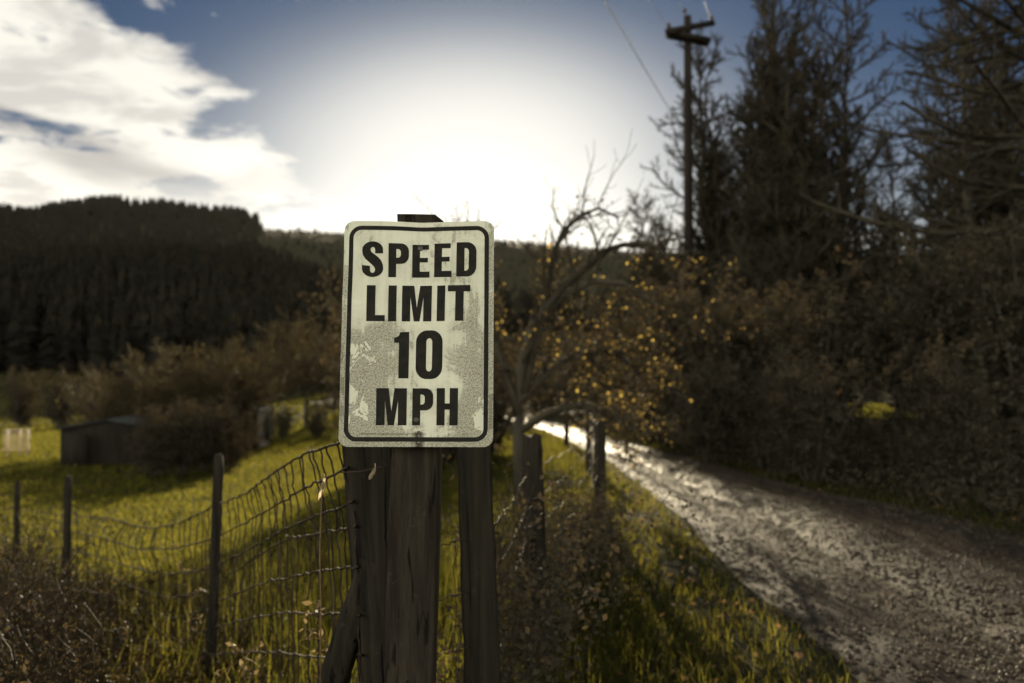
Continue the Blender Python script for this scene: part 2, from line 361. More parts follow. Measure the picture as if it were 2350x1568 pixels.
# dark scuffs
sc_ = q.ramp(q.noise(q.mapv(uv, (14, 16, 1), (0, 0, .5), (5, 2, 0)), 1.0, 8, .7, 1.4), .66, .74)
col = q.mix(q.math('MULTIPLY', sc_, .75), col, (.07, .06, .035))
pin = q.ramp(q.noise(asp, 48, 3, .7), .70, .76); col = q.mix(q.math('MULTIPLY', pin, .7), col, (.08, .065, .035))
drip = q.math('MULTIPLY', q.ramp(q.math('ABSOLUTE', q.math('SUBTRACT', U_, .515)), .055, .01), q.ramp(V_, .12, .06))
drip = q.math('MULTIPLY', drip, q.ramp(q.noise(asp, 22, 5, .7), .36, .52))
col = q.mix(drip, col, (.055, .045, .028))
bn = q.new('ShaderNodeBump', {'Strength': .25, 'Distance': .0008, 'Height': q.math('ADD', q.math('MULTIPLY', speck, .5), flake)})
b = q.new('ShaderNodeBsdfPrincipled', {'Base Color': col, 'Roughness': q.math('MULTIPLY_ADD', sdirt, .3, .5), 'Specular IOR Level': .35, 'Normal': bn.outputs[0]})
q.l.new(b.outputs[0], q.out.inputs[0])

# ------------------------------------------------------------------ terrain
def road_edges(y):
    ys = [-6, 3.6, 5.3, 6.5, 8.1, 9.5, 13.8, 21.4, 34, 44, 56, 70]
    L = [1.6, 1.6, 1.52, 1.55, 1.60, 1.64, 1.66, 1.35, .37, -2.6, -9, -18]
    Rr = [4.6, 4.5, 4.35, 4.2, 4.05, 3.65, 3.25, 2.65, 1.65, -.9, -7, -16]
    return np.interp(y, ys, L), np.interp(y, ys, Rr)

def crest_near(px):   # pixel height of the wooded slope's tree tops
    return np.interp(px, [-900, 0, 200, 400, 600, 780, 1000, 1135, 1300, 1700, 2350, 3300], [592, 580, 572, 562, 578, 640, 660, 668, 672, 680, 680, 680])
def crest_far(px):    # pixel height of the far ridge line
    return np.interp(px, [-900, 0, 250, 560, 590, 780, 1135, 1500, 1800, 2350, 3300], [512, 528, 518, 534, 538, 546, 568, 594, 600, 602, 602])
def el(py): return (832-py)/1828
R1, R2 = 300., 800.
def ground_z(x, y):
    x = np.asarray(x, float); y = np.asarray(y, float)
    z = -.04*np.clip(y-7, 0, 55)
    le, re = road_edges(y)
    left = smooth01(le-x, 1.9, 8.5)*smooth01(y, -6, 3)
    z = z-1.3*left
    z = z+.35*smooth01(x-re, .3, 4)
    rr = np.hypot(x, y)
    z = z+.10*fbm(x*.6, y*.6, 3)*smooth01(np.abs(x-(le+re)/2), 1.3, 2.4)+1.2*fbm(x*.03, y*.03, 5)*smooth01(rr, 25, 80)
    yy = np.maximum(y, 1e-3)
    px = np.where(y > 0, 1175+1828*x/yy, np.where(x > 0, 3300, -900)); px = np.clip(px, -900, 3300)
    ca = 1/np.sqrt(1+((px-1175)/1828)**2); h1 = el(crest_near(px))*R1*ca-9.0+EYE; h2 = el(crest_far(px))*R2*ca+EYE
    z = z+(h1+3.0)*smooth01(rr, 85, R1)
    z = z+(h2-h1)*smooth01(rr, R1*1.15, R2)
    z = z-60*smooth01(rr, R2*1.05, 2600)
    return z+smooth01(rr, 200, 500)*6*fbm(x*.006, y*.006, 9)

az = np.concatenate([np.linspace(-180, -42, 60, False), np.linspace(-42, 42, 560, False), np.linspace(42, 180, 60, False)])*math.pi/180
rs = np.concatenate([[.0], np.geomspace(.5, 4000, 230)])
A, Rg = np.meshgrid(az, rs); GX = Rg*np.sin(A); GY = Rg*np.cos(A)
V = np.stack([GX, GY, ground_z(GX, GY)], -1).reshape(-1, 3)
na = len(az); i = np.arange(len(rs)-1)[:, None]; j = np.arange(na)[None, :]; j2 = (j+1) % na
F = np.stack([i*na+j, i*na+j2, (i+1)*na+j2, (i+1)*na+j], -1).reshape(-1, 4)
obj('ground', (V, [F]), M['ground'], smooth=True, kind='structure')

# gravel road: a sheet of its own with two worn wheel tracks and a raised middle
ny, nx = 620, 46
ys = -6+(62+6)*(np.linspace(0, 1, ny)**1.5); t = np.linspace(0, 1, nx)
le, re = road_edges(ys)
wob = .10*fbm(ys*1.1, ys*0, 31)+.03*fbm(ys*5, ys*0, 33); wob2 = .14*fbm(ys*1.1, ys*0+9, 37)
Xr = (le+wob)[:, None]*(1-t)+(re+wob2)[:, None]*t; Yr = np.broadcast_to(ys[:, None], Xr.shape)
rut = -.045*(np.exp(-((t-.25)/.11)**2)+np.exp(-((t-.75)/.11)**2))+.035*np.exp(-((t-.5)/.12)**2)
edgef = np.minimum(t, 1-t); Zr = -.04*np.clip(Yr-7, 0, 55)
Zr = Zr+(.03+rut)[None, :]-.022*(1-smooth01(edgef, 0, .12))[None, :]+.05*fbm(Xr*1.3, Yr*1.3, 41)+.018*fbm(Xr*6, Yr*6, 43, 3)+.006*(vnoise(Xr*28, Yr*28, 45)-.5)
Zr = np.maximum(Zr, ground_z(Xr, Yr)+.005)
V = np.stack([Xr, Yr, Zr], -1).reshape(-1, 3)
i = np.arange(ny-1)[:, None]; j = np.arange(nx-1)[None, :]
F = np.stack([i*nx+j, i*nx+j+1, (i+1)*nx+j+1, (i+1)*nx+j], -1).reshape(-1, 4)
rd = obj('gravel_road', (V, [F]), M['gravel'], smooth=True, kind='structure')
uvl = rd.data.uv_layers.new(name='UVMap'); li = np.empty(len(rd.data.loops), np.int32); rd.data.loops.foreach_get('vertex_index', li)
uvl.data.foreach_set('uv', np.stack([t[li % nx], li/nx/nx], -1).astype(np.float32).ravel())

def road_z(x, y):
    le, re = road_edges(y); q_ = np.clip((x-le)/(re-le), 0, 1)
    z = -.04*np.clip(y-7, 0, 55)+.03-.045*(np.exp(-((q_-.25)/.11)**2)+np.exp(-((q_-.75)/.11)**2))+.035*np.exp(-((q_-.5)/.12)**2)
    z = z-.022*(1-smooth01(np.minimum(q_, 1-q_), 0, .12))+.05*fbm(x*1.3, y*1.3, 41)+.018*fbm(x*6, y*6, 43, 3)
    return np.maximum(z, ground_z(x, y)+.005)
# loose stones on the road (cannot be counted)
def stones(n, seed):
    r = np.random.default_rng(seed)
    y = 2.8+13*r.random(n)**1.6; le, re = road_edges(y); tt = r.random(n)
    tt = np.where(r.random(n) < .35, np.clip(.5+.16*r.normal(size=n), 0, 1), tt)
    x = le+(re-le)*tt*1.06-.03
    s = .0045+.012*r.random(n)**3.5
    z = road_z(x, y)+s*.25
    o = np.array([(1,0,0),(-1,0,0),(0,1,0),(0,-1,0),(0,0,1),(0,0,-1)], float)
    V = (o[None]*(s[:, None, None])*r.uniform(.6, 1.4, (n, 6, 1))*np.array([1, 1, .7])+np.stack([x, y, z], -1)[:, None, :]).reshape(-1, 3)
    f = np.array([(0,2,4),(2,1,4),(1,3,4),(3,0,4),(2,0,5),(1,2,5),(3,1,5),(0,3,5)])
    return V, [(f[None]+np.arange(n)[:, None, None]*6).reshape(-1, 3)]
obj('gravel_stones', stones(52000, 5), M['stone'], kind='stuff', label='loose pale and dark stones strewn over the gravel road', category='gravel')

# ------------------------------------------------------------------ grass
def blades(x, y, h, w, r, lean=.5):
    n = len(x); z = ground_z(x, y); B = np.stack([x, y, z-.01], -1)
    a = r.random(n)*2*math.pi; d = np.stack([np.cos(a), np.sin(a), 0*a], -1)
    s = np.stack([-d[:, 1], d[:, 0], 0*a], -1)*(w/2)[:, None]
    ln = (lean*r.random(n)*h)[:, None]; up = np.array([0, 0, 1.])
    m1 = B+up*(h*.55)[:, None]+d*ln*.35; tp = B+up*(h*.9)[:, None]+d*ln
    V = np.stack([B-s, B+s, m1-s*.8, m1+s*.8, tp-s*.15, tp+s*.15], 1).reshape(-1, 3)
    k = np.arange(n)[:, None]*6
    return V, [np.concatenate([k+np.array([[0, 1, 3, 2]]), k+np.array([[2, 3, 5, 4]])])]
r = np.random.default_rng(11)
# verge between the fence and the road, and beyond the road
n = 60000; y = 1.6+24*r.random(n)**1.7; le, re = road_edges(y)
side = r.random(n) < .72
x = np.where(side, le-.02-(2.6)*r.random(n)**.8, re+.02+(2.0+.2*y)*r.random(n)**1.2)
pt = fbm(x*1.7, y*1.7, 51); keep = pt > -.16; x, y, pt, side = x[keep], y[keep], pt[keep], side[keep]
h = (.05+.07*r.random(len(x))+.10*np.clip(pt, 0, 1)); w = .004+.0009*y
obj('grass_verge', blades(x, y, h, w, r, 1.3), M['grass'], kind='stuff', label='tufted green grass along both edges of the gravel road', category='grass')
# low worn grass on the raised middle of the lane
n = 9000; y = 9+30*r.random(n)**1.1; le, re = road_edges(y); t3 = .5+.05*r.normal(size=n)
x = le+(re-le)*t3; kp = fbm(x*2, y*.9, 57) > -.14; x, y = x[kp], y[kp]; bl = blades(x, y, .02+.02*r.random(len(x)), .004+.0012*y, r, 1.2); bl[0][:, 2] += .035
obj('lane_grass', bl, M['laneturf'], kind='stuff', label='low dark worn grass along the raised middle of the gravel road', category='grass')
# the field below the fence
n = 110000; u = r.random(n); y = 2.5+52*u**1.35; a = -.74+.70*r.random(n); x = y*a
keep = x < road_edges(y)[0]-2.3-.0*y; x, y = x[keep], y[keep]
n2 = 14000; y2 = 27+34*r.random(n2); x2 = y2*r.uniform(.34, .62, n2); x = np.concatenate([x, x2]); y = np.concatenate([y, y2])
pt = fbm(x*.8, y*.8, 61)
h = (.045+.05*r.random(len(x))+.09*np.clip(pt, 0, 1))*(1+.012*y); w = .006+.0018*y
obj('grass_field', blades(x, y, h, w, r, 1.0), M['grass'], kind='stuff', label='bright green pasture grass below the wire fence and beyond the trees', category='grass')
n = 26000; y = 50+75*r.random(n); x = y*r.uniform(-.75, .02, n); x = np.minimum(x, road_edges(y)[0]-1.5)
obj('grass_far', blades(x, y, .14+.16*r.random(n), .08+.10*r.random(n), r, 1.0), M['grass'], kind='stuff', label='rough dark grass on the valley floor beyond the orchard trees', category='grass')

# ------------------------------------------------------------------ trees
def spawn(P, R, L, K, t0, t1, ang, ratio, N, up, jit, r, rr=.55, taper=.25, lenfall=.6, az0=None):
    m, n, _ = P.shape
    t = t0+(t1-t0)*(np.arange(K)[None]+r.random((m, K)))/K
    f = t*(n-1); i0 = np.clip(f.astype(int), 0, n-2); fr = (f-i0)[..., None]; mi = np.arange(m)[:, None]
    p = P[mi, i0]*(1-fr)+P[mi, i0+1]*fr; T = P[mi, i0+1]-P[mi, i0]; T /= np.linalg.norm(T, axis=-1, keepdims=True)+1e-9
    rad0 = (R[mi, i0]*(1-fr[..., 0])+R[mi, i0+1]*fr[..., 0])
    ph = (np.arange(K)*2.39996)[None]+r.random((m, K))*1.2+r.random((m, 1))*6.28
    ref = np.where(np.abs(T[..., 2:3]) > .9, np.array([1., 0, 0]), np.array([0, 0, 1.]))
    u = np.cross(T, ref); u /= np.linalg.norm(u, axis=-1, keepdims=True); w = np.cross(T, u)
    aa = (ang+.22*r.normal(size=(m, K)))[..., None]
    d = np.cos(aa)*T+np.sin(aa)*(np.cos(ph)[..., None]*u+np.sin(ph)[..., None]*w)
    ln = L[:, None]*ratio*(1-lenfall*t)*r.uniform(.6, 1.25, (m, K))
    d = d.reshape(-1, 3); ln = ln.ravel(); p = p.reshape(-1, 3); r0 = np.maximum(rad0.ravel()*rr, .002)
    out = np.empty((len(p), N, 3)); out[:, 0] = p
    for k in range(1, N):
        d = d+np.array([0, 0, up])/(N-1)+jit*r.normal(size=d.shape); d /= np.linalg.norm(d, axis=1, keepdims=True)
        out[:, k] = out[:, k-1]+d*(ln/(N-1))[:, None]
    Rn = r0[:, None]*np.linspace(1, taper, N)[None]
    return out, Rn, ln

def trunk_line(H, r0, lean=(0, 0), jit=.02, N=12, r=RNG, bend=0):
    t = np.linspace(0, 1, N); x = lean[0]*t*H+np.cumsum(r.normal(size=N))*jit*H/N*3; y = lean[1]*t*H+np.cumsum(r.normal(size=N))*jit*H/N*3
    P = np.stack([x-x[0], y-y[0], t*H-.15], -1)[None]; R = (r0*(1-t)**.8+.012)[None]
    R[0, 0] *= 1.35
    return P, R, np.array([H])

def pts_on(P, t0, t1, k, r, spread=.0):
    m, n, _ = P.shape; t = t0+(t1-t0)*r.random((m, k)); f = t*(n-1); i0 = np.clip(f.astype(int), 0, n-2); fr = (f-i0)[..., None]
    mi = np.arange(m)[:, None]; q_ = (P[mi, i0]*(1-fr)+P[mi, i0+1]*fr).reshape(-1, 3)
    return q_+spread*r.normal(size=q_.shape)

def tree(name, label, cat, loc, build, mats, group=None, rot=0.0):
    """build(r) -> trunk VF, limbs VF, leaves VF or None, in local coordinates"""
    T, L, Fo = build
    loc = np.array(loc, float); o = thing(name, label, cat, loc, group); o.rotation_euler = (0, 0, rot)
    obj('trunk', (T[0]+loc, T[1]), mats[0], o, smooth=True)
    c = obj('crown', (L[0]+loc, L[1]), mats[1], o)
    if Fo is not None:
        f = obj('foliage', (Fo[0]+loc, Fo[1]), mats[2], o)
    return o

def alder(seed, H=13, r0=.16, ivy=1.0, nl=34, k2=9, k3=6, spread=.34, stems=1, tuft=1.0, base=.10):
    r = np.random.default_rng(seed); TT, LL, leaf = [], [], []
    for s in range(stems):
        ln = (r.normal()*.06*(stems > 1), r.normal()*.05*(stems > 1)); hh = H*(1 if s == 0 else r.uniform(.65, .9))
        P0, R0, L0 = trunk_line(hh, r0*(1 if s == 0 else .7), ln, .012, 14, r); TT.append(tubes(P0, R0, 8, True))
        P1, R1_, L1 = spawn(P0, R0, L0, nl, base, .97, .95, spread, 9, .75, .10, r, .5, .2, .55)
        P2, R2_, L2 = spawn(P1, R1_, L1, k2, .12, .98, .75, .42, 6, .35, .14, r, .6, .3, .5)
        P3, R3_, L3 = spawn(P2, R2_, L2, k3, .15, 1.0, .7, .48, 4, .2, .18, r, .65, .4, .4)
        R1_ = R1_*1.1+.012; R2_ = np.maximum(R2_, .014)*1.15; R3_ = np.maximum(R3_, .0075)
        LL += [tubes(P1, R1_, 5), tubes(P2, R2_, 4), tubes(P3, R3_, 3)]
        if ivy: leaf.append(quads_at(pts_on(P0, .02, .75, int(1700*ivy), r, .15), .075, 1.3, rng=r))
        def thin(Q): return Q[r.random(len(Q)) < np.clip(1.05-1.25*(Q[:, 2]/H), .10, 1)]
        leaf.append(quads_at(thin(pts_on(P1, 0, .75, int(30*tuft), r, .06)), .05, 1.3, rng=r))
        leaf.append(quads_at(thin(pts_on(P2, 0, .9, int(4*tuft), r, .035)), .045, 1.3, rng=r))
        leaf.append(quads_at(pts_on(P2, .1, 1, 2, r, .03), .05, 1.2, rng=r))
    return join(*TT), join(*LL), join(*leaf)

def larch(seed, H=14, r0=.22, nl=95, ratio=.36, up=.55):
    """long out-swept limbs clad in moss and short spurs, tips turned up"""
    r = np.random.default_rng(seed)
    P0, R0, L0 = trunk_line(H, r0, (0, 0), .008, 14, r)
    P1, R1_, L1 = spawn(P0, R0, L0, nl, .10, .97, 1.62, ratio, 12, up, .06, r, .32, .35, .62)
    P2, R2_, L2 = spawn(P1, R1_, L1, 13, .15, .98, .8, .30, 7, .1, .12, r, .75, .4, .45)
    P3, R3_, L3 = spawn(P2, R2_, L2, 5, .2, 1, .75, .40, 4, .25, .16, r, .7, .5, .4)
    R1_ = R1_*1.0+.012; R2_ = np.maximum(R2_, .012); R3_ = np.maximum(R3_, .006)
    leaf = join(quads_at(pts_on(P1, .1, 1, 24, r, .022), .045, 1.3, rng=r), quads_at(pts_on(P2, 0, 1, 5, r, .018), .045, 1.3, rng=r), quads_at(pts_on(P3, 0, 1, 2, r, .01), .035, 1.3, rng=r))
    return tubes(P0, R0, 9, True), join(tubes(P1, R1_, 5), tubes(P2, R2_, 4), tubes(P3, R3_, 3)), leaf

def bushy(seed, H=3.0, stems=9, leafn=6, leafs=.055, k2=9, k3=5, splay=.55):
    """many-stemmed thicket shrub"""
    r = np.random.default_rng(seed); a = r.random(stems)*6.28
    d = np.stack([np.cos(a)*splay*r.random(stems), np.sin(a)*splay*r.random(stems), np.ones(stems)], -1); d /= np.linalg.norm(d, axis=1, keepdims=True)
    N = 8; P = np.empty((stems, N, 3)); P[:, 0] = d*np.array([.4, .4, 0])+np.array([0, 0, -.1])
    L = H*r.uniform(.65, 1.08, stems)
    for k in range(1, N):
        d = d+.10*r.normal(size=d.shape)+np.array([0, 0, .02]); d /= np.linalg.norm(d, axis=1, keepdims=True); P[:, k] = P[:, k-1]+d*(L/(N-1))[:, None]
    R = np.linspace(.035, .01, N)[None]*np.ones((stems, 1))
    P2, R2_, L2 = spawn(P, R, L, k2, .05, 1, .8, .42, 6, .15, .14, r, .6, .3, .4)
    P3, R3_, L3 = spawn(P2, R2_, L2, k3, .1, 1, .75, .5, 4, .05, .2, r, .6, .4, .4)
    R3_ = np.maximum(R3_, .0035)
    lf = join(quads_at(pts_on(P3, .2, 1, leafn, r, .04), leafs, 1.3, rng=r), quads_at(pts_on(P2, .2, 1, leafn*2, r, .08), leafs, 1.3, rng=r))
    return tubes(P, R, 5, True), join(tubes(P2, R2_, 4), tubes(P3, R3_, 3)), lf

def orchard(seed, H=5.0, r0=.16, leafn=0):
    """old orchard tree: short trunk, round crown of fine twigs"""
    r = np.random.default_rng(seed)
    P0, R0, L0 = trunk_line(H*.42, r0, (.03, 0), .02, 7, r)
    P1, R1_, L1 = spawn(P0, R0, L0*2.2, 9, .55, 1.0, .8, .75, 8, .35, .10, r, .6, .3, .15)
    P2, R2_, L2 = spawn(P1, R1_, L1, 11, .2, 1.0, .75, .42, 6, .25, .13, r, .6, .35, .3)
    P3, R3_, L3 = spawn(P2, R2_, L2, 9, .1, 1.0, .65, .55, 4, .35, .16, r, .6, .5, .3)
    R2_ = np.maximum(R2_, .010); R3_ = np.maximum(R3_, .0075)
    P4, R4_, L4 = spawn(P3, R3_, L3, 3, .2, 1.0, .6, .7, 3, .3, .2, r, .8, .6, .3)
    R4_ = np.maximum(R4_, .006)
    fo = quads_at(pts_on(P3, .2, 1, leafn, r, .05), .05, 1.3, rng=r) if leafn else None
    return tubes(P0, R0, 8, True), join(tubes(P1, R1_, 5), tubes(P2, R2_, 4), tubes(P3, R3_, 3), tubes(P4, R4_, 3)), fo

def gpos(px, Y):
    x = (px-1175)/1828*Y; return np.array([x, Y, float(ground_z(x, Y))])

bark3 = (M['bark'], M['twig'], M['moss'])
GT = 'bare mossy trees on the right side of the road'
t_main = tree('bare_tree', 'tallest bare mossy tree, its dense crown reaching the top of the photo', 'tree', gpos(1790, 22), alder(21, 13.2, .19, 2.0, 60, 12, 7, .25, 5, 1.7), bark3, GT)
t_b = tree('bare_tree', 'ragged bare tree standing just right of the utility pole', 'tree', gpos(1648, 25), alder(22, 11.6, .13, .5, 50, 12, 7, .25, 4, 1.3), bark3, GT)
t_c = tree('bare_tree', 'slim bare tree with upswept forked branches just right of the tallest tree', 'tree', gpos(1925, 23), alder(23, 12.6, .13, .4, 38, 11, 7, .27, 4, .8), bark3, GT)
t_l = tree('mossy_larch', 'large near tree with long moss-clad sweeping limbs at the right edge of the photo', 'tree', gpos(2430, 14.5), larch(31, 13.5, .22), bark3, GT, rot=.4)
copy_thing(t_b, gpos(1715, 29), 2.1, .98, 'bare tree filling the gap between the utility pole and the tallest tree', GT)
copy_thing(t_c, gpos(2060, 26), 1.3, .72, 'lower bare tree in the gap of blue sky beside the mossy sweeping limbs', GT)
copy_thing(t_c, gpos(2190, 24), 3.9, .90, 'bare tree behind the sweeping mossy limbs, its top hidden by them', GT)
copy_thing(t_b, gpos(2330, 21), 4.4, 1.0, 'bare tree behind the large mossy one at the right edge', GT)
copy_thing(t_l, gpos(2230, 20), 2.6, .80, 'second tree with sweeping moss-clad limbs, a little farther off than the edge one', GT)
copy_thing(t_b, gpos(1520, 30), 5.2, .72, 'bare tree left of the utility pole, leftmost of the bare trees', GT)

# thicket under the trees: each shrub its own thing
th = (M['bark'], M['twig'], M['brownleaf'])
GS = 'brown shrubs of the roadside thicket'
s1 = tree('thicket_shrub', 'brown-leaved shrub at the left end of the roadside thicket, catching some sun', 'shrub', gpos(1500, 19), bushy(41, 3.4, 12, 9, .065, 10, 6), th, GS)
s2 = tree('thicket_shrub', 'dark dense shrub right beside the bend of the road, below the utility pole', 'shrub', gpos(1590, 16.5), bushy(42, 3.3, 12, 9, .065, 10, 6), th, GS)
spots = [(1620, 13.2, 0, .5, 'low shrub on the bank where the road bends, nearest the bright wheel tracks'), (1760, 11.8, 1, .48, 'low shrub at the edge of the bank below the tallest tree'),
         (1860, 10.4, 0, .45, 'low shrub at the edge of the bank left of the sunlit gap'), (2200, 9.4, 1, .45, 'low shrub on the bank close to the right edge of the photo'),
         (1690, 15.5, 0, .86, 'dark shrub under the left flank of the tallest tree'),
         (1800, 14.5, 1, .84, 'dark shrub in front of the trunk of the tallest tree'),
         (1640, 21, 1, .95, 'shrub rising behind the bank below the tallest tree'),
         (1885, 13.5, 0, .80, 'dark shrub left of the sunlit gap under the trees'),
         (2165, 13, 0, .85, 'dark shrub right of the sunlit gap under the trees'),
         (2250, 12, 1, .92, 'dark shrub below the sweeping mossy limbs'),
         (2370, 11, 0, .9, 'dark shrub cut by the right edge of the photo'),
         (1730, 25, 0, 1.15, 'tall back shrub behind the tallest tree'),
         (1860, 23, 1, 1.05, 'tall back shrub under the slim upswept tree'),
         (2010, 62, 0, 2.2, 'farthest shrub, beyond the sunlit gap under the trees'),
         (2190, 21, 1, 1.0, 'tall back shrub between the two mossy sweeping trees'),
         (2330, 18, 0, .95, 'tall back shrub behind the right-edge shrub'),
         (2440, 15, 1, .95, 'back shrub at the foot of the large near mossy tree'),
         (1400, 27, 1, 1.0, 'distant shrub at the left foot of the pole beyond the road'),
         (1330, 36, 0, 1.1, 'distant shrub above the far end of the road'),
         (1230, 42, 1, 1.25, 'distant shrub where the road slips out of sight beside the sign')]
for k, (px, Yd, w_, sc, lb) in enumerate(spots):
    copy_thing((s1, s2)[w_], gpos(px, Yd), 1.7*k+.4, sc, lb, GS)

# arching apple tree with golden leaves behind the right edge of the sign
r = np.random.default_rng(77); ab = gpos(1195, 9.0)
limbs = [[(1195, 1180), (1190, 1000), (1195, 850), (1215, 760), (1290, 680), (1360, 645), (1430, 650), (1490, 690), (1530, 720)],
         [(1205, 900), (1225, 800), (1250, 700), (1262, 620), (1280, 560), (1305, 520), (1335, 492), (1375, 478), (1420, 500)],
         [(1215, 760), (1290, 660), (1350, 610), (1390, 575), (1430, 562), (1480, 560), (1515, 572), (1530, 560), (1540, 540)],
         [(1192, 950), (1150, 830), (1120, 720), (1100, 640), (1085, 590), (1070, 560), (1055, 540), (1040, 530), (1030, 525)],
         [(1193, 920), (1240, 870), (1290, 830), (1340, 810), (1380, 800), (1420, 815), (1450, 840), (1475, 870), (1490, 900)],
              [(1194, 990), (1250, 950), (1300, 935), (1350, 930), (1390, 940), (1420, 955), (1440, 970), (1450, 985), (1455, 995)]]
LP = []
for k, l in enumerate(limbs):
    dy = np.linspace(0, (0, .3, -.5, .6, .9, -.8)[k], len(l)); LP.append([at(p[0], p[1], 9.0+dd) for p, dd in zip(l, dy)])
LP = np.array(LP); LP[0, 0] = ab-np.array([0, 0, .1])
LR = np.stack([np.linspace(.05 if k else .075, .012, 9) for k in range(len(limbs))])
LL_ = np.linalg.norm(np.diff(LP, axis=1), axis=2).sum(1)
P2, R2_, L2 = spawn(LP, LR, LL_, 16, .15, 1, .9, .30, 6, .35, .14, r, .5, .3, .2)
P3, R3_, L3 = spawn(P2, R2_, L2, 6, .15, 1, .8, .45, 4, .2, .18, r, .6, .4, .3)
R3_ = np.maximum(R3_, .0028)
tr_ = tubes(LP[:1], LR[:1], 8, True)
lm = join(tubes(LP[1:], LR[1:], 7, True), tubes(P2, R2_, 4), tubes(P3, R3_, 3))
lowP = P3[(P3[:, 0, 2] < EYE+9*.125)]
lf = join(quads_at(pts_on(lowP, .1, 1, 3, r, .04), .022, 1.4, rng=r), quads_at(pts_on(lowP, .3, 1, 1, r, .03), .036, 1.25, rng=r))
at_ = thing('apple_tree', 'small arching fruit tree with golden leaves, half hidden by the sign', 'tree', ab)
obj('trunk', tr_, M['bark'], at_, smooth=True); obj('crown', lm, M['twig'], at_, smooth=True); obj('foliage', lf, M['golden'], at_)
obj('withered_foliage', join(quads_at(pts_on(lowP, 0, 1, 6, r, .06), .034, 1.4, rng=r), quads_at(pts_on(LP[1:], .1, .9, 170, r, .10), .034, 1.4, rng=r)), M['brownleaf'], at_, label='brown withered leaves filling the crown')
# brown brushwood under and behind the apple tree
GB = 'golden brown brush behind the sign'
b1 = tree('brush_shrub', 'golden brown brush beyond the far end of the road', 'shrub', gpos(1270, 40), bushy(51, 1.75, 12, 7, .045, 9, 5, .9), (M['bark'], M['twig'], M['brownleaf']), GB)
copy_thing(b1, gpos(900, 13), 1.0, (1.1, 1.1, 1.65), 'tall brush added behind the sign to shade the netting, its twigs showing past the left edge', GB)  # added mostly out of view to cast shade over the lower netting
copy_thing(b1, gpos(985, 17), 3.0, (1.5, 1.5, 1.55), 'farther tall brush added wholly behind the sign to shade the verge', GB)  # added out of view for its shadow on the verge and fence
copy_thing(b1, gpos(1095, 15), 2.0, 1.25, 'brush just past the right edge of the sign, behind the arching tree', GB)
copy_thing(b1, gpos(1060, 14), 4.0, 1.1, 'brush hidden for the most part by the sign', GB)

# orchard trees in the valley to the left
GO = 'bare orchard trees in the field on the left'
om = (M['bark'], M['goldtwig'], M['orchleaf'])
o1 = tree('orchard_tree', 'tallest golden-twigged orchard tree in the middle of the left-hand group', 'tree', gpos(500, 31), orchard(61, 4.6, .13, leafn=2), om, GO)
o2 = tree('orchard_tree', 'wide orchard tree at the left end of its group, above the dark shed', 'tree', gpos(330, 31), orchard(62, 4.1, .13, leafn=2), om, GO)
for k, (px, Yd, w_, sc, lb) in enumerate([(625, 47, 1, 1.55, 'orchard tree right of the tallest one, beyond the sunlit strip of grass'),
        (705, 52, 0, 1.45, 'orchard tree nearest the left edge of the sign'), (415, 32, 0, .92, 'orchard tree behind the shed ridge, between the two front ones'),
        (770, 60, 1, 1.8, 'pale-twigged orchard tree touching the left edge of the sign'), (265, 33, 1, .85, 'orchard tree above the left end of the shed'),
        (560, 32.5, 0, .95, 'orchard tree filling the gap just right of the tallest one'), (450, 35, 1, 1.1, 'orchard tree at the back, behind the gap left of the tallest one')]):
    copy_thing((o1, o2)[w_], gpos(px, Yd), 1.3*k+.7, sc, lb, GO)

for k, (px, Yd, sc, lb) in enumerate([(470, 29.5, .62, 'low dark hedge shrub just right of the shed'), (540, 29.5, .55, 'low dark hedge shrub second from the shed, left of the sunlit strip'),
        (400, 29.8, .66, 'low dark hedge shrub behind the right corner of the shed'), (650, 43, .50, 'low hedge shrub under the orchard trees with sunlit grass on both sides'),
        (730, 44, .55, 'low hedge shrub nearest the old post at the left edge of the sign'), (345, 31.5, .70, 'dark hedge shrub rising over the middle of the shed roof'),
        (262, 32, .62, 'dark hedge shrub over the left half of the shed roof'), (352, 23.5, .58, 'hedge shrub in front of the barn, beside the right wall of the shed'), (418, 24, .62, 'hedge shrub at the near end of the row right of the shed'), (478, 25, .62, 'hedge shrub at the upper edge of the sunlit grass, left of the slim fence post'), (532, 26.5, .52, 'hedge shrub at the upper edge of the sunlit grass, behind the slim fence post'),
        (60, 62, 1.25, 'dark far shrub above the board rack at the left edge'), (140, 58, 1.2, 'dark far shrub between the board rack and the shed'), (215, 64, 1.35, 'dark far shrub above the shed roof'), (940, 16.5, 1.05, 'tall shrub added wholly behind the sign panel to shade the fence'), (1010, 20, 1.0, 'tallest shrub behind the right half of the sign')]):  # shrub wholly behind the sign panel is added for its shadow on the foreground
    copy_thing((s1, s2)[k % 2], gpos(px, Yd), k*1.1, sc, lb, 'dark hedge shrubs left of the road')

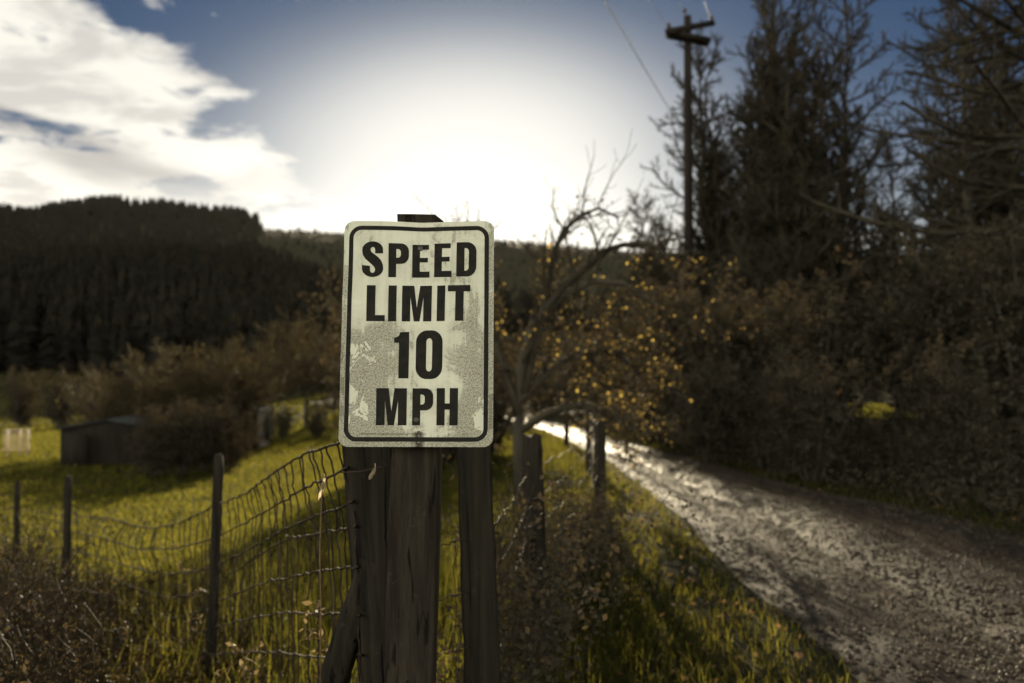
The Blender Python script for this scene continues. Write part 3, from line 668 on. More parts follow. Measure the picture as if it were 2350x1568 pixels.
# ------------------------------------------------------------------ far woods (masses)
def conifers(x, y, H, W_, r, bare=.0, tiers=7, sides=7):
    n = len(x); z = ground_z(x, y)
    V, F = [], []; tt = np.linspace(bare, .93, tiers)
    for k, t_ in enumerate(tt):
        a = np.arange(sides)*2*math.pi/sides; rad_ = (W_*(1-t_)**.75)[:, None]*r.uniform(.55, 1.15, (n, sides))
        aa = a[None]+r.random((n, 1))*6.28
        ring = np.stack([x[:, None]+rad_*np.cos(aa), y[:, None]+rad_*np.sin(aa), z[:, None]+H[:, None]*(t_-.03)+H[:, None]*.05*r.normal(size=(n, sides))], -1)
        apex = np.stack([x, y, z+H*min(t_+1.35/tiers, 1.0)], -1)[:, None]
        v = np.concatenate([ring, apex], 1).reshape(-1, 3); b0 = np.arange(n)[:, None]*(sides+1)
        kk = np.arange(sides)[None]
        F.append(np.stack([b0+kk, b0+(kk+1) % sides, np.broadcast_to(b0+sides, (n, sides))], -1).reshape(-1, 3)+sum(len(q_) for q_ in V)); V.append(v)
    if bare:
        P = np.stack([np.stack([x, y, z-1], -1), np.stack([x, y, z+H*.6], -1)], 1); tb = tubes(P, np.stack([W_*.07+.15, W_*.04+.1], 1), 4)
        return join((np.concatenate(V), F), tb)
    return np.concatenate(V), F
r = np.random.default_rng(91)
n = 4200; rr_ = 104+215*r.random(n)**.8; pxs = r.uniform(-350, 1150, n); xx = (pxs-1175)/1828*rr_; H_ = r.uniform(6.5, 11.5, n)
obj('hillside_forest', conifers(xx, rr_+0*xx, H_, H_*.21, r, 0, 9, 7), M['farwood'], kind='stuff', label='dark wooded slope below the ridge, filling the left of the valley', category='forest')
n = 700; rr_ = 180+160*r.random(n); pxs = r.uniform(1100, 2500, n); xx = (pxs-1175)/1828*rr_; H_ = r.uniform(5, 9, n)
obj('valley_woods', conifers(xx, rr_, H_, H_*.42, r), M['farwood'], kind='stuff', label='brown woods across the valley right of the sign', category='forest')
n = 1200; pxs = np.concatenate([r.uniform(-400, 588, n-200), r.uniform(60, 588, 200)]); rr_ = (np.where(r.random(n) < .35, 700, 765)+70*r.random(n))/np.sqrt(1+((pxs-1175)/1828)**2); xx = (pxs-1175)/1828*rr_
H_ = np.interp(pxs, [-400, 0, 60, 120, 230, 400, 560, 590], [20, 17, 14, 18, 22, 20, 18, 15])*r.uniform(.9, 1.06, n)
obj('ridge_forest', conifers(xx, rr_, H_, H_*.20+1.5, r, .34, 6, 6), M['ridgewood'], kind='stuff', label='plantation of tall conifers along the crest of the far ridge', category='forest')
n = 3400; pxs = r.uniform(-350, 1700, n); rr_ = (430+380*r.random(n)**.8)/np.sqrt(1+((pxs-1175)/1828)**2); xx = (pxs-1175)/1828*rr_; H_ = np.where(pxs < 600, r.uniform(6, 12, n)*np.clip((830-rr_)/200, .15, 1), r.uniform(1.5, 3.5, n))+4*(r.random(n) < .03)
obj('ridge_scrub', conifers(xx, rr_, H_, H_*.3+.5, r, 0, 4, 6), M['ridgewood'], kind='stuff', label='low scrub along the bare ridge behind the sign', category='scrub')

# ------------------------------------------------------------------ shed, house, board stack
def gable(cx, cy, z0, w, d, h, rise, over=.12, th=.06):
    walls = np.array([(-w/2,-d/2,0),(w/2,-d/2,0),(w/2,d/2,0),(-w/2,d/2,0),(-w/2,-d/2,h),(w/2,-d/2,h),(w/2,d/2,h),(-w/2,d/2,h),(0,-d/2,h+rise),(0,d/2,h+rise)], float)+np.array([cx, cy, z0])
    WF = [np.array([(0,1,5,4),(1,2,6,5),(2,3,7,6),(3,0,4,7)]), np.array([(4,5,8),(6,7,9)])]
    parts = []
    for s in (-1, 1):
        ex = s*(w/2+over); ez = h-rise*over/(w/2)
        a_ = [(0,-d/2-over,h+rise+.01),(ex,-d/2-over,ez+.01),(ex,d/2+over,ez+.01),(0,d/2+over,h+rise+.01)]
        v = np.array(a_+[(p[0], p[1], p[2]+th) for p in a_])+np.array([cx, cy, z0])
        parts.append((v, [np.array([(0,1,2,3),(7,6,5,4),(0,4,5,1),(1,5,6,2),(2,6,7,3),(3,7,4,0)])]))
    return (walls, WF), join(*parts)
sb = gpos(240, 27.5); sh = thing('field_shed', 'low dark shed with a pale sheet roof edge, standing in the left field', 'shed', sb)
w_, rf = gable(sb[0], sb[1]+1.5, sb[2]-.15, 3.3, 2.4, 1.40, .30)
obj('wall', w_, M['siding'], sh); obj('roof', rf, M['metalroof'], sh)
dr = box((sb[0]-.9, sb[1]-.115, sb[2]+.52), (.85, .04, 1.25)); obj('door', dr, M['siding'], sh)
bb = gpos(425, 33); bn_ = thing('barn', 'second, taller dark barn behind the shed, its roof slope rising to the right', 'barn', bb)
w_, rf = gable(bb[0]+.4, bb[1]+2.5, bb[2]-.2, 3.6, 4, 1.75, .65)
obj('wall', w_, M['siding'], bn_); obj('roof', rf, M['metalroof'], bn_)
hb = gpos(470, 62); hs = thing('house', 'small house with a dull brown roof, half hidden among the orchard trees', 'house', hb)
w_, rf = gable(hb[0], hb[1]+3, hb[2]-.3, 4.2, 6, 1.9, 1.25, .4, .1)
obj('wall', w_, M['housewall'], hs); rfo = obj('roof', rf, M['houseroof'], hs)
obj('window', box((hb[0]-.6, hb[1]-.02, hb[2]+1.0), (.9, .05, .8)), M['siding'], hs)
obj('chimney', box((hb[0]+.5, hb[1]+2.5, hb[2]+3.1), (.5, .5, 1.0)), M['housewall'], rfo)
LOC[rfo.name] = LOC[hs.name]

# slatted board stack that glows in the sun at the left edge
kb = gpos(40, 31)
stk = thing('board_rack', 'pale slatted rack of boards lit by the sun at the left edge, beyond the shed', 'rack', kb)
for k in range(6):
    obj('board', box((kb[0]+.02*(k % 2), kb[1], kb[2]+.32+.15*k), (1.0-.03*((k*7) % 3), .12, .035), .06), M['crate'], stk)
for dx in (-.38, .1, .40): obj('upright', box((kb[0]+dx, kb[1]+.09, kb[2]+.55), (.06, .04, 1.1)), M['crate'], stk)

# ------------------------------------------------------------------ utility pole
pd = 24.0; top = at(1578, 38, pd); pb = np.array([top[0]-.02, top[1], float(ground_z(top[0], top[1]))])
up_ = thing('utility_pole', 'tall wooden utility pole with two splayed crossarms, left of the tallest tree', 'utility pole', pb)
obj('pole', tube([pb-[0, 0, .3], pb+(top-pb)*.5, top], [.17, .14, .115], 12), M['poleWood'], up_, smooth=True)
def arm(p0, p1, th_, parts):
    p0 = np.array(p0); p1 = np.array(p1); d = (p1-p0)/np.linalg.norm(p1-p0); n_ = np.cross(d, [0, 0, 1.]); n_ /= np.linalg.norm(n_); u_ = np.cross(n_, d)
    v = np.array([p+n_*a*th_/2+u_*b*th_/2*1.3 for p in (p0, p1) for a, b in ((-1,-1),(1,-1),(1,1),(-1,1))])
    return v, [np.array([(0,3,2,1),(4,5,6,7),(0,1,5,4),(1,2,6,5),(2,3,7,6),(3,0,4,7)])]
a1 = arm(at(1531, 73, pd-.75), at(1637, 53, pd+.75), .13, 0)
c2 = (at(1533, 74, pd-.15)+at(1627, 94, pd-.15))/2
A0, A1 = at(1531, 74, pd-.50), at(1629, 93, pd+.05); B0, B1 = at(1534, 82, pd-.30), at(1625, 101, pd+.25)
obj('crossarm', a1, M['poleWood'], up_); obj('crossarm', arm(A0, A1, .12, 0), M['poleWood'], up_); obj('crossarm', arm(B0, B1, .12, 0), M['poleWood'], up_)
def insul(p, h=.22, r_=.07):
    p = np.array(p); z = np.array([0, .25, .3, .5, .55, .8, 1.0])*h; rr = np.array([.3, .3, 1, .55, .95, .5, .2])*r_
    return tube(p+np.stack([0*z, 0*z, z], -1), rr, 10)
for p in (at(1571, 34, pd-.1), at(1632, 49, pd+.7), at(1535, 68, pd-.65), at(1531, 88, pd-.5), at(1617, 108, pd+.1)):
    obj('insulator', insul(p), M['porcelain'], up_, smooth=True)
obj('brace', tube([at(1574, 116, pd-.16), at(1556, 92, pd-.28)], [.02, .02], 5), M['wire'], up_)
obj('brace', tube([at(1581, 118, pd-.16), at(1607, 100, pd)], [.02, .02], 5), M['wire'], up_)
def wire(p0, p1, sag, r_, name, label):
    p0 = np.array(p0, float); p1 = np.array(p1, float); t_ = np.linspace(0, 1, 40)[:, None]
    P = p0*(1-t_)+p1*t_; P[:, 2] -= sag*4*(t_*(1-t_))[:, 0]
    obj(name, tube(P, r_, 6), M['cable'], loc=P[0], smooth=True, label=label, category='cable', group='overhead cables')
wire(at(1535, 66, pd-.65), at(1270, -420, 9.5), .12, .006, 'power_line', 'overhead cable running up and out of the photo from the left end of the crossarm')
wire(at(1571, 28, pd-.1), at(1217, -680, 9.5), .12, .006, 'power_line', 'overhead cable leaving the very top of the utility pole')
wire(at(1632, 44, pd+.7), at(1463, -420, 12), .12, .006, 'power_line', 'overhead cable leaving the right end of the crossarm')
wire(at(1562, 292, 26), at(1194, -330, 9.0), .05, .011, 'telephone_line', 'thick pale cable slanting down towards the middle of the utility pole')

# ------------------------------------------------------------------ the sign
TL, TR = at(786.7, 503.4, 1.624), at(1130, 503.4, 1.624); BL, BR = at(779.3, 1029, 1.565), at(1135.7, 1030.3, 1.565)
cx_ = (TR-TL+BR-BL); ex = cx_/np.linalg.norm(cx_); ez = ((TL+TR)-(BL+BR)); ez = ez-ex*np.dot(ez, ex); ez /= np.linalg.norm(ez); en = np.cross(ez, ex)*-1
if en[1] > 0: en = -en                    # towards the camera
SC = (TL+TR+BL+BR)/4; SW, SH = .3048, .4572
pt_ = at(966, 492, 1.665); pbz = at(944, 1300, 1.578)
dpost = (pbz-pt_)/np.linalg.norm(pbz-pt_); kk_ = (0-pt_[2])/dpost[2]; pbase = pt_+dpost*kk_
gsign = np.array([pbase[0], pbase[1], float(ground_z(pbase[0], pbase[1]))])
sg = thing('speed_limit_sign', 'weathered white SPEED LIMIT 10 MPH sign screwed to a sawn wooden post', 'road sign', gsign)
def deform(u, v, w):
    """panel metres (u right, v up, w out) -> world; the panel is drawn back into the post along its middle"""
    u = np.asarray(u, float); v = np.asarray(v, float)
    tn = np.clip((v/SH)+.5, 0, 1)
    dip = -.015*np.exp(-(np.abs(u-.004)/.06)**1.4)*(.25+.75*tn**2.2)
    curl = -.0022*smooth01(np.abs(u)/SW*2, .8, 1.0)+.0012*np.sin(u*31+v*13)+.001*np.sin(v*47+u*9)
    w = w+dip+curl
    return SC+np.multiply.outer(u, ex)+np.multiply.outer(v, ez)+np.multiply.outer(w, en)
def rrect(w, h, r_, n=10):
    P = []
    for cx, cy, a0 in ((w/2-r_, h/2-r_, 0), (-w/2+r_, h/2-r_, 90), (-w/2+r_, -h/2+r_, 180), (w/2-r_, -h/2+r_, 270)):
        for k in range(n+1):
            a = rad(a0+90*k/n); P.append((cx+r_*math.cos(a), cy+r_*math.sin(a)))
    return np.array(P)
def flat_fill(name, outlines, w0, mat, parent, step=.012, thick=0.0, uv=False):
    """fill 2-D outlines (first ring outer, others holes), refine, push onto the bent panel"""
    bm = bmesh.new()
    for polys in outlines:
        edges = []
        for ring in polys:
            vs = [bm.verts.new((p[0], p[1], 0)) for p in ring]
            edges += [bm.edges.new((vs[k], vs[(k+1) % len(vs)])) for k in range(len(vs))]
        bmesh.ops.triangle_fill(bm, use_beauty=True, edges=edges, normal=(0, 0, 1))
    for axis, ext in ((0, .17), (1, .25)):
        k = -ext
        while k < ext:
            nrm_ = [0, 0, 0]; nrm_[axis] = 1; c_ = [0, 0, 0]; c_[axis] = k
            bmesh.ops.bisect_plane(bm, geom=bm.verts[:]+bm.edges[:]+bm.faces[:], plane_co=c_, plane_no=nrm_); k += step
    bmesh.ops.triangulate(bm, faces=bm.faces[:])
    for f in bm.faces:
        if f.normal.z < 0: f.normal_flip()
    uvl = bm.loops.layers.uv.new('UVMap')
    for f in bm.faces:
        for l in f.loops: l[uvl].uv = (l.vert.co.x/SW+.5, l.vert.co.y/SH+.5)
    if thick:
        res = bmesh.ops.extrude_face_region(bm, geom=bm.faces[:])
        for e_v in res['geom']:
            if isinstance(e_v, bmesh.types.BMVert): e_v.co.z = 1.0
        for f in bm.faces: pass
    co_ = np.array([v.co[:] for v in bm.verts]); wv = w0+(co_[:, 2]-1.0 if thick else 0*co_[:, 2])*(thick if thick else 0)
    Wc = deform(co_[:, 0], co_[:, 1], wv)-LOC[parent.name]
    for v, p in zip(bm.verts, Wc): v.co = p
    bmesh.ops.recalc_face_normals(bm, faces=bm.faces[:])
    me = bpy.data.meshes.new(name); bm.to_mesh(me); bm.free(); me.materials.append(mat)
    if thick or uv:
        me.polygons.foreach_set('use_smooth', np.zeros(len(me.polygons), bool))
    o = bpy.data.objects.new(name, me); S.collection.objects.link(o); o.parent = parent; LOC[o.name] = LOC[parent.name]; return o
panel = flat_fill('sign_panel', [[rrect(SW, SH, .019)]], 0.0, M['signface'], sg, .010, .002, True)
bw = .0088
bo = rrect(SW-.0205, SH-.0205, .0255); bi = rrect(SW-.0205-2*bw, SH-.0205-2*bw, .0255-bw)
flat_fill('border', [[bo, bi]], .0006, M['blackpaint'], panel)
# lettering, traced in panel pixels: x 90..1008 / y 117..1520 of an enlarged crop
def pc(pts):
    out = []
    for x, y in pts:
        t_ = (y-117)/1405; L = 90-18*t_; Rr = 1008+14*t_
        out.append((((x-L)/(Rr-L)-.5)*SW, (.5-t_*(1+.036*(1-t_)*.5))*SH))
    return np.array(out)
def arc(cx, cy, rx, ry, a0, a1, n=10): return [(cx+rx*math.cos(rad(a0+(a1-a0)*k/n)), cy-ry*math.sin(rad(a0+(a1-a0)*k/n))) for k in range(n+1)]
def rr_px(x0, y0, x1, y1, rx, ry=None):
    ry = ry or rx
    return arc(x1-rx, y0+ry, rx, ry, 90, 0)+arc(x1-rx, y1-ry, rx, ry, 0, -90)+arc(x0+rx, y1-ry, rx, ry, -90, -180)+arc(x0+rx, y0+ry, rx, ry, 180, 90)
def right_round(x0, y0, x1, y1, rx, ry): return [(x0, y0)]+arc(x1-rx, y0+ry, rx, ry, 90, 0)+arc(x1-rx, y1-ry, rx, ry, 0, -90)+[(x0, y1)]
def letE(x0, y0, x1, y1, st, xa, ym0, ym1, xm, yb): return [[(x0,y0),(xa,y0),(xa,y0+31),(x0+st,y0+31),(x0+st,ym0),(xm,ym0),(xm,ym1),(x0+st,ym1),(x0+st,yb),(x1,yb),(x1,y1),(x0,y1)]]
def letP(x0, y0, y1, st, x1, yb, cx1, cy0, cy1):
    outer = [(x0, y0)]+arc(x1-48, y0+50, 48, 50, 90, 0)+arc(x1-48, yb-50, 48, 50, 0, -90)+[(x0+st, yb), (x0+st, y1), (x0, y1)]
    return [outer, right_round(x0+st, cy0, cx1, cy1, 18, 20)]
def letM(x0, y0, x1, y1, s, b0, b1): 
    m_ = (x0+x1)/2
    return [[(x0,y0),(x0+s*1.42,y0),(m_,y0+.62*(y1-y0)),(x1-s*1.42,y0),(x1,y0),(x1,y1),(x1-s,y1),(x1-s,y0+.32*(y1-y0)),(b1,y1),(b0,y1),(x0+s,y0+.32*(y1-y0)),(x0+s,y1),(x0,y1)]]
Sout = ([(329, 322)]+arc(265, 300, 64, 53, 0, 180, 16)[1:]+[(202, 316), (206, 334), (220, 356), (268, 398), (279, 414), (280, 428)]
        +arc(264.5, 424, 15, 20, 0, -180, 10)[1:]+[(249, 400), (200, 395), (200, 418)]+arc(265, 416, 65, 54, 190, 360, 18)[0:]+[(328, 392), (318, 368), (300, 346), (258, 314), (252, 302)]
        +arc(266, 300, 14, 18, 180, 0, 10)[1:]+[(280, 322)])
digit1 = [[(404, 848), (420, 845), (433, 836), (441, 813), (496, 812), (496, 1101), (434, 1101), (434, 880), (404, 880)]]
letters = [[Sout],
    letP(362, 257, 470, 47, 486, 386, 437, 293, 348),
    letE(507, 262, 614, 470, 46, 608, 345, 374, 603, 432), letE(643, 255, 751, 468, 47, 743, 341, 371, 738, 430),
    [right_round(780, 250, 903, 466, 58, 62), right_round(829, 287, 856, 430, 20, 24)],
    [[(233,522),(286,522),(286,709),(345,709),(345,747),(233,747)]],
    [[(365,522),(415,522),(415,747),(365,747)]], letM(449, 522, 631, 747, 51, 523, 558),
    [[(664,522),(714,521),(714,745),(664,746)]], [[(730,520),(868,519),(868,559),(828,559),(828,744),(777,744),(777,559),(730,559)]],
    digit1, [rr_px(538, 803, 703, 1105, 68, 74), rr_px(602, 852, 639, 1057, 18, 24)],
    letM(302, 1162, 488, 1390, 53, 374, 412), letP(522, 1162, 1390, 49, 650, 1298, 598, 1200, 1262),
    [[(672,1161),(722,1161),(722,1255),(752,1255),(752,1161),(803,1161),(803,1390),(752,1390),(752,1293),(722,1293),(722,1390),(672,1390)]]]
flat_fill('lettering', [[pc(rg) for rg in L_] for L_ in letters], .0006, M['blackpaint'], panel, .010)
# the maker's line of tiny print at the bottom
def tiny(txt, x0, x1, y, hpx):
    cu_ = bpy.data.curves.new('t', 'FONT'); cu_.body = txt; cu_.size = 1.0; ob = bpy.data.objects.new('t', cu_); S.collection.objects.link(ob)
    bpy.context.view_layer.update(); me = bpy.data.meshes.new_from_object(ob); bpy.data.objects.remove(ob)
    vv = np.array([v.co[:2] for v in me.vertices]); fs = [list(p.vertices) for p in me.polygons]
    vv = (vv-vv.min(0))/(vv.max(0)-vv.min(0)); P = pc([(x0+(x1-x0)*a, y-hpx*b) for a, b in vv]); bpy.data.meshes.remove(me)
    W_ = deform(P[:, 0], P[:, 1], np.full(len(P), .0007)); tri = [(f[0], f[k], f[k+1]) for f in fs for k in range(1, len(f)-1)]
    return W_, [np.array(tri)]
obj('small_print', (tiny('HY-KO PRODUCTS CO., NORTHFIELD, OHIO 44067-1425  MADE IN THE U.S.A.', 205, 612, 1449, 10)), M['blackpaint'], panel)
obj('small_print', (tiny('HW-10', 832, 868, 1447, 9)), M['blackpaint'], panel)
def screw(px, py):
    c_ = pc([(px, py)])[0]; p = deform(c_[0], c_[1], 0.0008); a = np.arange(16)*2*math.pi/16
    rings = [(.0052, 0), (.0052, .0012), (.0042, .0021), (.0018, .0024), (.0012, .0017)]
    V = np.concatenate([p+np.outer(np.cos(a)*q_, ex)+np.outer(np.sin(a)*q_, ez)+en*h_ for q_, h_ in rings]); V = np.vstack([V, p+en*.0014])
    F = np.array([(k*16+j, k*16+(j+1) % 16, (k+1)*16+(j+1) % 16, (k+1)*16+j) for k in range(4) for j in range(16)])
    return V, [F, np.array([(64+j, 64+(j+1) % 16, 80) for j in range(16)])]
for p in ((555, 286), (547, 1356)): obj('screw', screw(*p), M['galv'], panel, smooth=True)
# sawn post: one top corner cut off, a split edge, tilted with the sign
def post_vf():
    dz = -dpost; dx = ex-dz*np.dot(ex, dz); dx /= np.linalg.norm(dx); dn = np.cross(dx, dz); hw = .0475; n = 60
    if dn[1] < 0: dn = -dn
    Lp = np.linalg.norm(pt_-pbase)+.1; prof = [(-hw, 0), (-hw+.003, -.003), (-.018, -.003), (.006, -.003), (.029, -.003), (hw-.003, -.003), (hw, 0), (hw, .086), (hw-.003, .089), (.029, .089), (.006, .089), (-.018, .089), (-hw+.003, .089), (-hw, .086)]
    V = []; rr = np.random.default_rng(5)
    for k in range(n+1):
        d_ = Lp*(1-k/n)
        for (a, b) in prof:
            cut = (max(0, a-.030)*.85+.0012*rr.random()) if k == n else 0
            dd = d_+cut*1.0
            ww = .0012*math.sin(dd*9+a*40)+.0007*rr.normal()
            V.append(pt_+dpost*dd+dx*(a+ww)+dn*(b+ww))
    V = np.array(V); m_ = len(prof)
    F = np.array([(k*m_+j, k*m_+(j+1) % m_, (k+1)*m_+(j+1) % m_, (k+1)*m_+j) for k in range(n) for j in range(m_)])
    c_ = V[-m_:].mean(0); V = np.vstack([V, c_]); T_ = np.array([(n*m_+j, n*m_+(j+1) % m_, len(V)-1) for j in range(m_)])
    return V, [F, T_]
obj('post', post_vf(), M['lumber'], sg)

# ------------------------------------------------------------------ fences
def rough_post(p0, p1, r0, r1, seed, sides=18, n=22, topj=.02, flat=.0):
    """split, weathered round post from base p0 to top p1"""
    p0 = np.array(p0, float); p1 = np.array(p1, float); r = np.random.default_rng(seed)
    t_ = np.linspace(0, 1, n); a = np.arange(sides)*2*math.pi/sides
    d = (p1-p0)/np.linalg.norm(p1-p0); u = np.cross(d, [0, 1., 0]); u /= np.linalg.norm(u); w = np.cross(d, u)
    sides *= 2; a = np.arange(sides)*2*math.pi/sides; groove = 1+.055*r.normal(size=sides)-.16*(r.random(sides) < .16); V = []
    for k, tk in enumerate(t_):
        R = (r0+(r1-r0)*tk)*groove*(1+.03*r.normal(size=sides)*.5)*(1-.12*(k == n-1))
        c_ = p0+(p1-p0)*tk+.0012*r.normal(size=3)*(0 < k < n-1)
        ring = c_+np.outer(np.cos(a)*R, u)+np.outer(np.sin(a)*R, w)
        if k >= n-2: ring = ring+np.outer(topj*r.normal(size=sides)*(k-n+3)/2, d)
        V.append(ring)
    V = np.concatenate(V+[(p1-d*.008)[None]])
    F = np.array([(k*sides+j, k*sides+(j+1) % sides, (k+1)*sides+(j+1) % sides, (k+1)*sides+j) for k in range(n-1) for j in range(sides)])
    T_ = np.array([((n-1)*sides+j, (n-1)*sides+(j+1) % sides, n*sides) for j in range(sides)])
    return V, [F, T_]

def netting(top, rows, nst, seed, sagj=.01, wr=.0034, stay_r=.0024, skew=0.0):
    """woven wire: 'top' and the rows below are lists of (3-D control points); stays tie row to row with knots"""
    r = np.random.default_rng(seed); N = 46; t_ = np.linspace(0, 1, N)
    lines = []
    for row in rows:
        row = np.array(row, float); s = np.concatenate([[0], np.cumsum(np.linalg.norm(np.diff(row, axis=0), axis=1))]); s /= s[-1]
        # smooth (Catmull-like) by cubic fit through control points
        ts = np.linspace(0, 1, 7*len(row)); L_ = np.stack([np.interp(ts, s, row[:, k]) for k in range(3)], -1)
        for _ in range(5): L_[1:-1] = (L_[:-2]+2*L_[1:-1]+L_[2:])/4
        P = np.stack([np.interp(t_, ts, L_[:, k]) for k in range(3)], -1); P[1:-1] += sagj*.25*r.normal(size=(N-2, 3))
        lines.append(P)
    lines = np.array(lines); parts = [tubes(lines, np.full(lines.shape[:2], wr), 5)]
    f = (np.arange(nst)+.5+.3*r.normal(size=nst))/nst; f = np.clip(f, .01, .99)
    nodes = []
    for k, P in enumerate(lines):
        ff = np.clip(f+skew*(k/len(lines))*np.sin(f*math.pi)+.005*r.normal(size=nst), 0, 1)*(N-1)
        nodes.append(np.stack([np.interp(ff, np.arange(N), P[:, c]) for c in range(3)], -1))
    nodes = np.array(nodes)                                   # rows x stays x 3
    sub = []
    for k in range(len(nodes)-1):
        a, b = nodes[k], nodes[k+1]
        for q_ in range(4): sub.append(a+(b-a)*q_/4+(sagj*.22*r.normal(size=a.shape) if q_ else 0))
    sub.append(nodes[-1]); st = np.stack(sub, 1)
    parts.append(tubes(st, np.full(st.shape[:2], stay_r), 4))
    kn = nodes.reshape(-1, 3); e = np.array([.0, .0, .006]); kd = (lines[:, 1:]-lines[:, :-1]).mean((0, 1)); kd = kd/np.linalg.norm(kd)*.007
    KP = np.stack([kn-kd, kn, kn+kd], 1); parts.append(tubes(KP, np.tile([.003, .0056, .003], (len(kn), 1)), 5))
    return join(*parts)

# left-hand fence: from the old round post by the sign to a slim post and on down the slope
Yp = [2.02, 3.75, 5.9, 8.2]
pA_t, pA_b = at(778, 925, Yp[0]), at(826, 1480, Yp[0])
dA = (pA_b-pA_t)/np.linalg.norm(pA_b-pA_t)
shift = np.array([.062, 0, 0])
A_top = pA_t+shift; A_base = A_top+dA*((A_top[2]-(-.12))/-dA[2])
B_top, B_low = at(502, 1043, Yp[1]), at(483, 1560, Yp[1]); C_top, C_low = at(157, 1092, Yp[2]), at(150, 1330, Yp[2])
fl_ = thing('wire_fence', 'sagging woven wire fence running from the sign down the slope to the left', 'fence', (B_top[0], B_top[1], float(ground_z(B_top[0], B_top[1]))))
def down(p, q_, z): p = np.array(p); q_ = np.array(q_); d = (q_-p); return p+d*((p[2]-z)/(p[2]-q_[2]))
gz = lambda p: float(ground_z(p[0], p[1]))
obj('post', rough_post(A_base, A_top, .076, .056, 3, 20, 26, .006), M['post'], fl_, label='thick old post right behind the sign')
obj('post', rough_post(down(B_top, B_low, gz(B_top)-.2), B_top, .026, .022, 4, 9, 16, .004), M['post'], fl_)
obj('post', rough_post(down(C_top, C_low, gz(C_top)-.2), C_top, .030, .026, 5, 9, 14, .004), M['post'], fl_)
D_top = at(40, 1105, 8.4); obj('post', rough_post(np.array([D_top[0], D_top[1], gz(D_top)-.2]), D_top, .032, .028, 6, 8, 12, .004), M['post'], fl_)
E_top = at(570, 1000, 9.0)
spanAB = [[(778, 1018), (690, 1045), (620, 1090), (560, 1135), (500, 1157)],
          [(800, 1072), (700, 1120), (640, 1155), (580, 1190), (500, 1232)],
          [(812, 1150), (720, 1185), (640, 1222), (570, 1262), (498, 1297)],
          [(818, 1207), (730, 1225), (650, 1240), (570, 1290), (494, 1343)],
          [(825, 1300), (740, 1310), (650, 1325), (570, 1350), (490, 1385)],
          [(828, 1412), (740, 1408), (650, 1405), (570, 1420), (487, 1440)],
          [(832, 1505), (740, 1512), (650, 1500), (570, 1495), (485, 1503)],
          [(836, 1620), (740, 1610), (650, 1590), (570, 1575), (483, 1568)]]
dep = np.linspace(Yp[0]-.06, Yp[1], 5)
obj('wire_netting', netting(None, [[at(p[0], p[1], d) for p, d in zip(row, dep)] for row in spanAB], 24, 1), M['wire'], fl_)
spanBC = [[(500, 1157), (450, 1185), (380, 1212), (320, 1212), (260, 1190), (165, 1183)],
          [(500, 1232), (450, 1248), (380, 1262), (300, 1258), (230, 1232), (163, 1222)],
          [(498, 1297), (450, 1312), (400, 1318), (330, 1312), (240, 1282), (162, 1262)],
          [(494, 1343), (450, 1362), (400, 1372), (340, 1362), (250, 1325), (160, 1302)],
          [(490, 1385), (450, 1408), (400, 1420), (340, 1412), (260, 1370), (158, 1342)],
          [(487, 1440), (450, 1458), (400, 1470), (340, 1465), (270, 1420), (157, 1382)],
          [(485, 1503), (450, 1515), (400, 1525), (340, 1510), (270, 1465), (156, 1420)]]
dep = np.linspace(Yp[1], Yp[2], 6)
obj('wire_netting', netting(None, [[at(p[0], p[1], d) for p, d in zip(row, dep)] for row in spanBC], 26, 2, .014, .0046, .0030, .05), M['wire'], fl_)
spanCD = [[(165, 1183+40*k), (110, 1180+36*k), (40, 1170+30*k)] for k in range(6)]
dep = np.linspace(Yp[2], 8.4, 3)
obj('wire_netting', netting(None, [[at(p[0], p[1], d) for p, d in zip(row, dep)] for row in spanCD], 18, 3), M['wire'], fl_)
E0 = gpos(-160, 11); 
spanDE = [[D_top-np.array([0, 0, .12+.15*k]), (D_top+E0+[0, 0, 1.0])/2-np.array([0, 0, .1+.15*k]), E0+np.array([0, 0, .95-.14*k])] for k in range(6)]
obj('wire_netting', netting(None, spanDE, 18, 4), M['wire'], fl_)
obj('post', rough_post(E0-[0, 0, .2], E0+[0, 0, 1.1], .034, .03, 9, 8, 10, .004), M['post'], fl_)

# leaning brace and second old post on the other side of the sign
P0_, P1_ = at(752, 1600, 2.05), at(838, 1345, 2.0); d_ = P0_-P1_
obj('brace', rough_post(down(P1_, P0_, -.2), P1_+(P1_-P0_)*.25, .042, .036, 12, 12, 10, .004), M['post'], fl_)

fr = thing('roadside_fence', 'dark woven wire fence with old posts running along the left verge of the road', 'fence', gpos(1371, 7))
F_top, F_low = at(1088, 985, 2.28), at(1108, 1560, 2.28)
obj('post', rough_post(down(F_top, F_low, -.2), F_top, .052, .046, 13, 16, 22, .005), M['post'], fr)
G_top = at(1218, 1000, 3.9); obj('post', rough_post((G_top[0]+.03, G_top[1], gz(G_top)-.2), G_top, .06, .05, 14, 14, 18, .006), M['post'], fr)
H_top = at(1376, 966, 6.9); obj('post', rough_post((H_top[0], H_top[1], gz(H_top)-.2), H_top, .058, .052, 15, 14, 16, .006), M['post'], fr)
I_top = gpos(1352, 11.5)+[0, 0, 1.0]; obj('post', rough_post(I_top-[0, 0, 1.2], I_top, .055, .05, 16, 12, 10, .006), M['post'], fr)
J_top = gpos(1300, 17.5)+[0, 0, 1.0]; obj('post', rough_post(J_top-[0, 0, 1.2], J_top, .055, .05, 17, 12, 10, .006), M['post'], fr)
